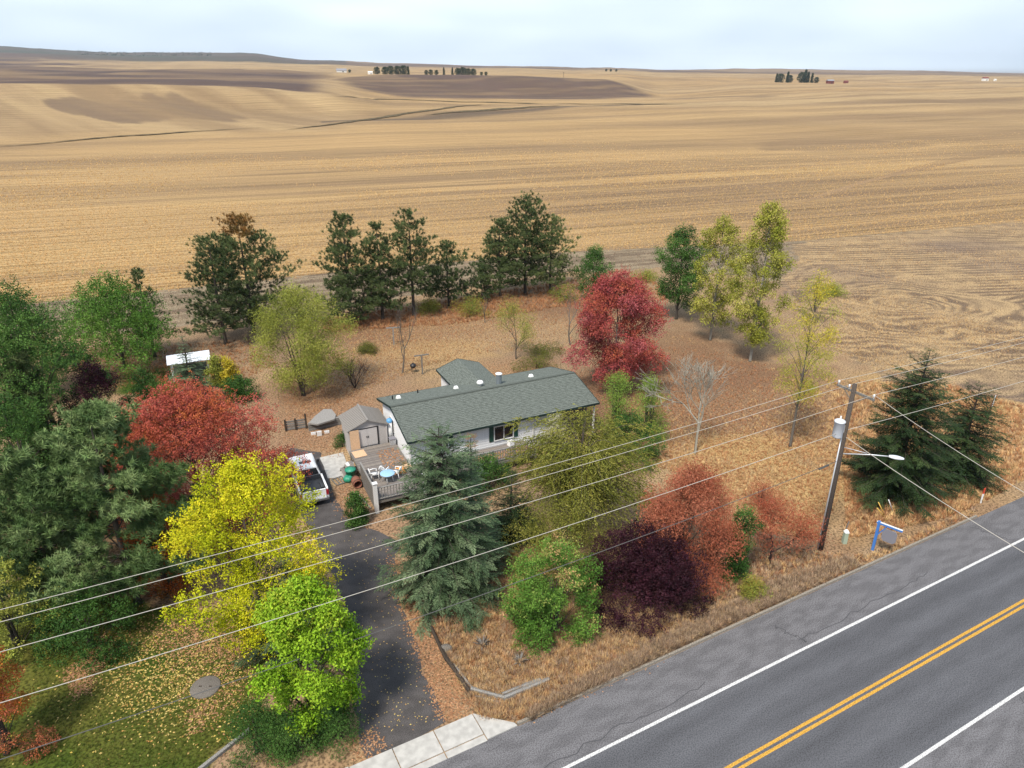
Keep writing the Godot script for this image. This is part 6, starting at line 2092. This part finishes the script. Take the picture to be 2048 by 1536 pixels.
	for i in at.size():
		st.set_color(cols[i])
		var d := Vector3(cos(i * 2.1), 0.1, sin(i * 2.1)) * 0.08
		var sd := Vector3(-d.z, 0.01, d.x) * 0.7
		quad(st, at[i] - d, at[i] + sd, at[i] + d, at[i] - sd)
	var o := done(st, "deck_leaves", M.straw)
	o.set_meta("kind", "stuff")
	tag(o, "orange leaves lying on the deck and front walkway boards", "leaves")

func far_things() -> void:
	# trees of distant farmsteads, each on the land where it stands
	var proto := {}
	for t in ["round", "tall"]:
		rng.seed = 400 + t.length()
		var at := []
		var cols := []
		for i in 230:
			var f := rng.randf()
			var rr := (5.2 * sqrt(sin(PI * clampf(f * 0.85 + 0.12, 0, 1))) if t == "round" else 2.1 * pow(1.0 - f, 0.6) + 0.3) * sqrt(rng.randf())
			var a := rng.randf() * TAU
			at.append(Transform3D(rot().scaled(Vector3.ONE * rng.randf_range(1.0, 1.7)), Vector3(cos(a) * rr, (0.3 + f * 9.5) if t == "round" else 0.6 + f * 12.4, sin(a) * rr)))
			cols.append(shade_of([lin(34, 50, 34), lin(52, 68, 44), lin(66, 80, 54)], rng.randf()))
		proto[t] = [at, cols]
	var protos := {}
	var spots := []
	rng.seed = 5
	for q in [[754, 141, 14, "round", 1520], [771, 141, 15, "round", 1540], [782, 141, 16, "round", 1500], [796, 141, 17, "round", 1520], [808, 142, 18, "round", 1510], [817, 142, 16, "tall", 1500], [853, 142, 9, "round", 1560], [862, 142, 10, "round", 1550], [873, 142, 9, "round", 1550], [888, 142, 14, "tall", 1560], [905, 142, 14, "tall", 1540], [916, 142, 14, "round", 1530], [926, 142, 16, "round", 1540], [936, 142, 14, "round", 1530], [947, 142, 13, "round", 1550], [963, 139, 7, "round", 1600], [972, 139, 7, "round", 1600], [690, 137, 7, "round", 1800], [700, 137, 6, "round", 1800], [1212, 136, 5, "round", 2600], [1221, 136, 5, "round", 2600], [1232, 136, 5, "round", 2600], [1554, 154, 16, "tall", 1820], [1562, 153, 17, "round", 1800], [1576, 153, 20, "tall", 1800], [1580, 153, 14, "round", 1810], [1605, 154, 20, "round", 1790], [1611, 154, 24, "tall", 1800], [1617, 154, 20, "tall", 1790], [1625, 154, 18, "tall", 1800], [1634, 155, 11, "round", 1790]]:
		spots.append(q)
	for q in spots:
		var p := on_land(q[0], q[4])
		var h: float = q[2] * 0.94 * q[4] / FOC
		var o: Node3D
		var lab := "dark round tree of the distant farm clump" if q[3] == "round" else "dark narrow tree of the distant farm clump"
		if not protos.has(q[3]):
			o = thing("distant_tree", lab, "tree", p, rng.randf() * TAU, "distant farm trees")
			var st := mb(true)
			tube(st, [Vector3(0, -0.5, 0), Vector3(0, 8, 0)], [0.4, 0.15], 6)
			done(st, "trunk", M.bark, o)
			foliage("far", proto[q[3]][0], proto[q[3]][1], "crown", o, M.needle)
			protos[q[3]] = o
		else:
			o = protos[q[3]].duplicate()
			o.name = numbered("distant_tree")
			add_child(o)
			o.position = p
			o.rotation.y = rng.randf() * TAU
		if q[0] > 1500:
			lab += " beside the red barns"
		elif q[0] > 1200:
			lab += " alone on the horizon"
		elif q[0] < 720:
			lab += " by the white sheds"
		elif q[0] > 840:
			lab += " right of the gap"
		else:
			lab += " next to the white house"
		o.set_meta("label", lab)
		var s := h / (10.5 if q[3] == "round" else 13.5)
		o.scale = Vector3.ONE * s
	# buildings
	far_house("distant_shed", "long low white shed on the distant left farm", 684, 1790, 22, 3.5, "far_wall", "far_roof")
	far_house("distant_shed", "small white house beside the dark distant tree clump", 741, 1520, 9, 4.0, "far_wall", "far_wall")
	far_house("distant_barn", "dark red barn right of the distant tall trees", 1662, 1800, 16, 6, "far_red", "far_roof")
	far_house("distant_barn", "small red outbuilding beyond the distant red barn", 1694, 1830, 10, 3.5, "far_red", "far_red")
	far_house("distant_barn", "red-roofed farmhouse alone on the far right fields", 1972, 1900, 14, 6, "far_wall", "far_red")
	far_house("distant_shed", "tiny white outbuilding beside the lone red-roofed farmhouse", 1992, 1900, 6, 3.5, "far_wall", "far_wall")
	# shrubs that speckle the far left hill: too small and many to count
	rng.seed = 9
	var at := []
	var cols := []
	for i in 520:
		var u := rng.randf_range(165, 430)
		var d := rng.randf_range(4700, 5900)
		if nz.get_noise_2d(u * 1.5, d * 0.2) < 0.0 and rng.randf() < 0.75:
			continue
		at.append(Transform3D(rot().scaled(Vector3(9, 7, 9) * rng.randf_range(0.6, 1.5)), on_land(u, d) + Vector3(0, 2, 0)))
		cols.append(shade_of([lin(58, 70, 56), lin(78, 88, 68)], rng.randf()))
	var w := Node3D.new()
	w.name = "hillside_scrub"
	add_child(w)
	w.set_meta("kind", "stuff")
	tag(w, "dark scrub speckling the far left hilltop", "scrub")
	foliage("far", at, cols, "foliage", w, M.needle).set_meta("kind", "stuff")
	# a lone far pole
	var st := mb()
	var fp := on_land(1127, 1500)
	box(st, fp + Vector3(0, 6, 0), Vector3(0.5, 12, 0.5))
	box(st, fp + Vector3(0, 11, 0), Vector3(3, 0.4, 0.4))
	tag(done(st, "distant_pole", M.pole_wood), "lone thin pole standing in the distant gold field", "pole")

func on_land(u: float, d: float) -> Vector3:
	var x := (u - 1024.0) / FOC / 1.09 * d
	return Vector3(x, land(x, -d), -d)

func far_house(called: String, label: String, u: float, d: float, w: float, h: float, wall: String, roof: String) -> void:
	var o := thing(called, label, "building", on_land(u, d), 0.2)
	var st := mb()
	box(st, Vector3(0, h / 2 - 0.5, 0), Vector3(w, h + 1, w * 0.5))
	done(st, "wall", M[wall], o)
	st = mb()
	hexa(st, [Vector3(-w * 0.53, h, w * 0.29), Vector3(w * 0.53, h, w * 0.29), Vector3(w * 0.53, h, -w * 0.29), Vector3(-w * 0.53, h, -w * 0.29), Vector3(-w * 0.53, h + w * 0.2, 0.1), Vector3(w * 0.53, h + w * 0.2, 0.1), Vector3(w * 0.53, h + w * 0.2, -0.1), Vector3(-w * 0.53, h + w * 0.2, -0.1)])
	done(st, "roof", M[roof], o)
	st = mb()
	box(st, Vector3(w * 0.15, h * 0.35, w * 0.26), Vector3(w * 0.14, h * 0.6, 0.1))
	done(st, "door", M.black, o)

func _ready() -> void:
	# camera
	var cam := Camera3D.new()
	cam.name = "camera"
	add_child(cam)
	cam.position = Vector3(0, CAM_H, 0)
	cam.rotation = Vector3(-TILT, 0, 0)
	cam.fov = rad_to_deg(2.0 * atan(768.0 / FOC))
	cam.near = 0.1
	cam.far = 30000.0
	cam.current = true
	# sky: thin bright overcast with soft cloud streaks
	nz.noise_type = FastNoiseLite.TYPE_SIMPLEX_SMOOTH
	nz.seed = 7
	nz.frequency = 0.01
	nz.fractal_octaves = 4
	nz2.noise_type = FastNoiseLite.TYPE_SIMPLEX_SMOOTH
	nz2.seed = 19
	nz2.frequency = 0.01
	nz2.fractal_octaves = 3
	var env := Environment.new()
	env.background_mode = Environment.BG_SKY
	var sm := ProceduralSkyMaterial.new()
	sm.sky_top_color = Color(0.635, 0.71, 0.80)
	sm.sky_horizon_color = Color(0.705, 0.765, 0.82)
	sm.sky_curve = 0.25
	sm.ground_bottom_color = Color(0.45, 0.40, 0.33)
	sm.ground_horizon_color = Color(0.66, 0.66, 0.64)
	sm.sun_angle_max = 1.0
	var cover := Image.create(1024, 512, false, Image.FORMAT_RGBA8)
	for j in 256:
		for i in 1024:
			var el := (0.5 - (j + 0.5) / 512.0) * PI
			var az := TAU * i / 1024.0
			var p := Vector3(cos(az) * cos(el), sin(el) * 5.0, sin(az) * cos(el)) * 130.0
			var n := nz.get_noise_3dv(p) * 0.8 + nz2.get_noise_3dv(p * 2.6) * 0.25
			var a := clampf(0.33 + n * 1.15, 0.0, 1.0)
			cover.set_pixel(i, j, Color(1, 1, 1, a))
	sm.sky_cover = ImageTexture.create_from_image(cover)
	sm.sky_cover_modulate = Color(0.60, 0.60, 0.60, 1.0)
	var sky := Sky.new()
	sky.sky_material = sm
	env.sky = sky
	env.tonemap_mode = Environment.TONE_MAPPER_LINEAR
	env.tonemap_exposure = 1.5
	env.fog_enabled = true
	env.fog_density = 0.00004
	env.fog_light_color = Color(0.84, 0.89, 0.95)
	env.sdfgi_enabled = true
	env.ssao_enabled = true
	env.ssil_enabled = true
	var we := WorldEnvironment.new()
	we.name = "world"
	we.environment = env
	add_child(we)
	var sun := DirectionalLight3D.new()
	sun.name = "sun"
	add_child(sun)
	sun.light_color = Color(1.0, 0.96, 0.9)
	sun.light_energy = 1.2
	sun.light_angular_distance = 10.0
	sun.shadow_enabled = true
	sun.rotation = Vector3(deg_to_rad(-57), deg_to_rad(-28), 0)
	# large structure
	house_o = G(815, 885, 3.1)
	house_o.y = 0.0
	materials()
	make_sprays()
	terrain_table()
	fields()
	yard()
	roads()
	margins()
	# buildings and things
	house()
	shed()
	deck()
	deck_things()
	patio()
	truck()
	utility()
	roadside()
	planting()
	far_things()
	ground_cover()
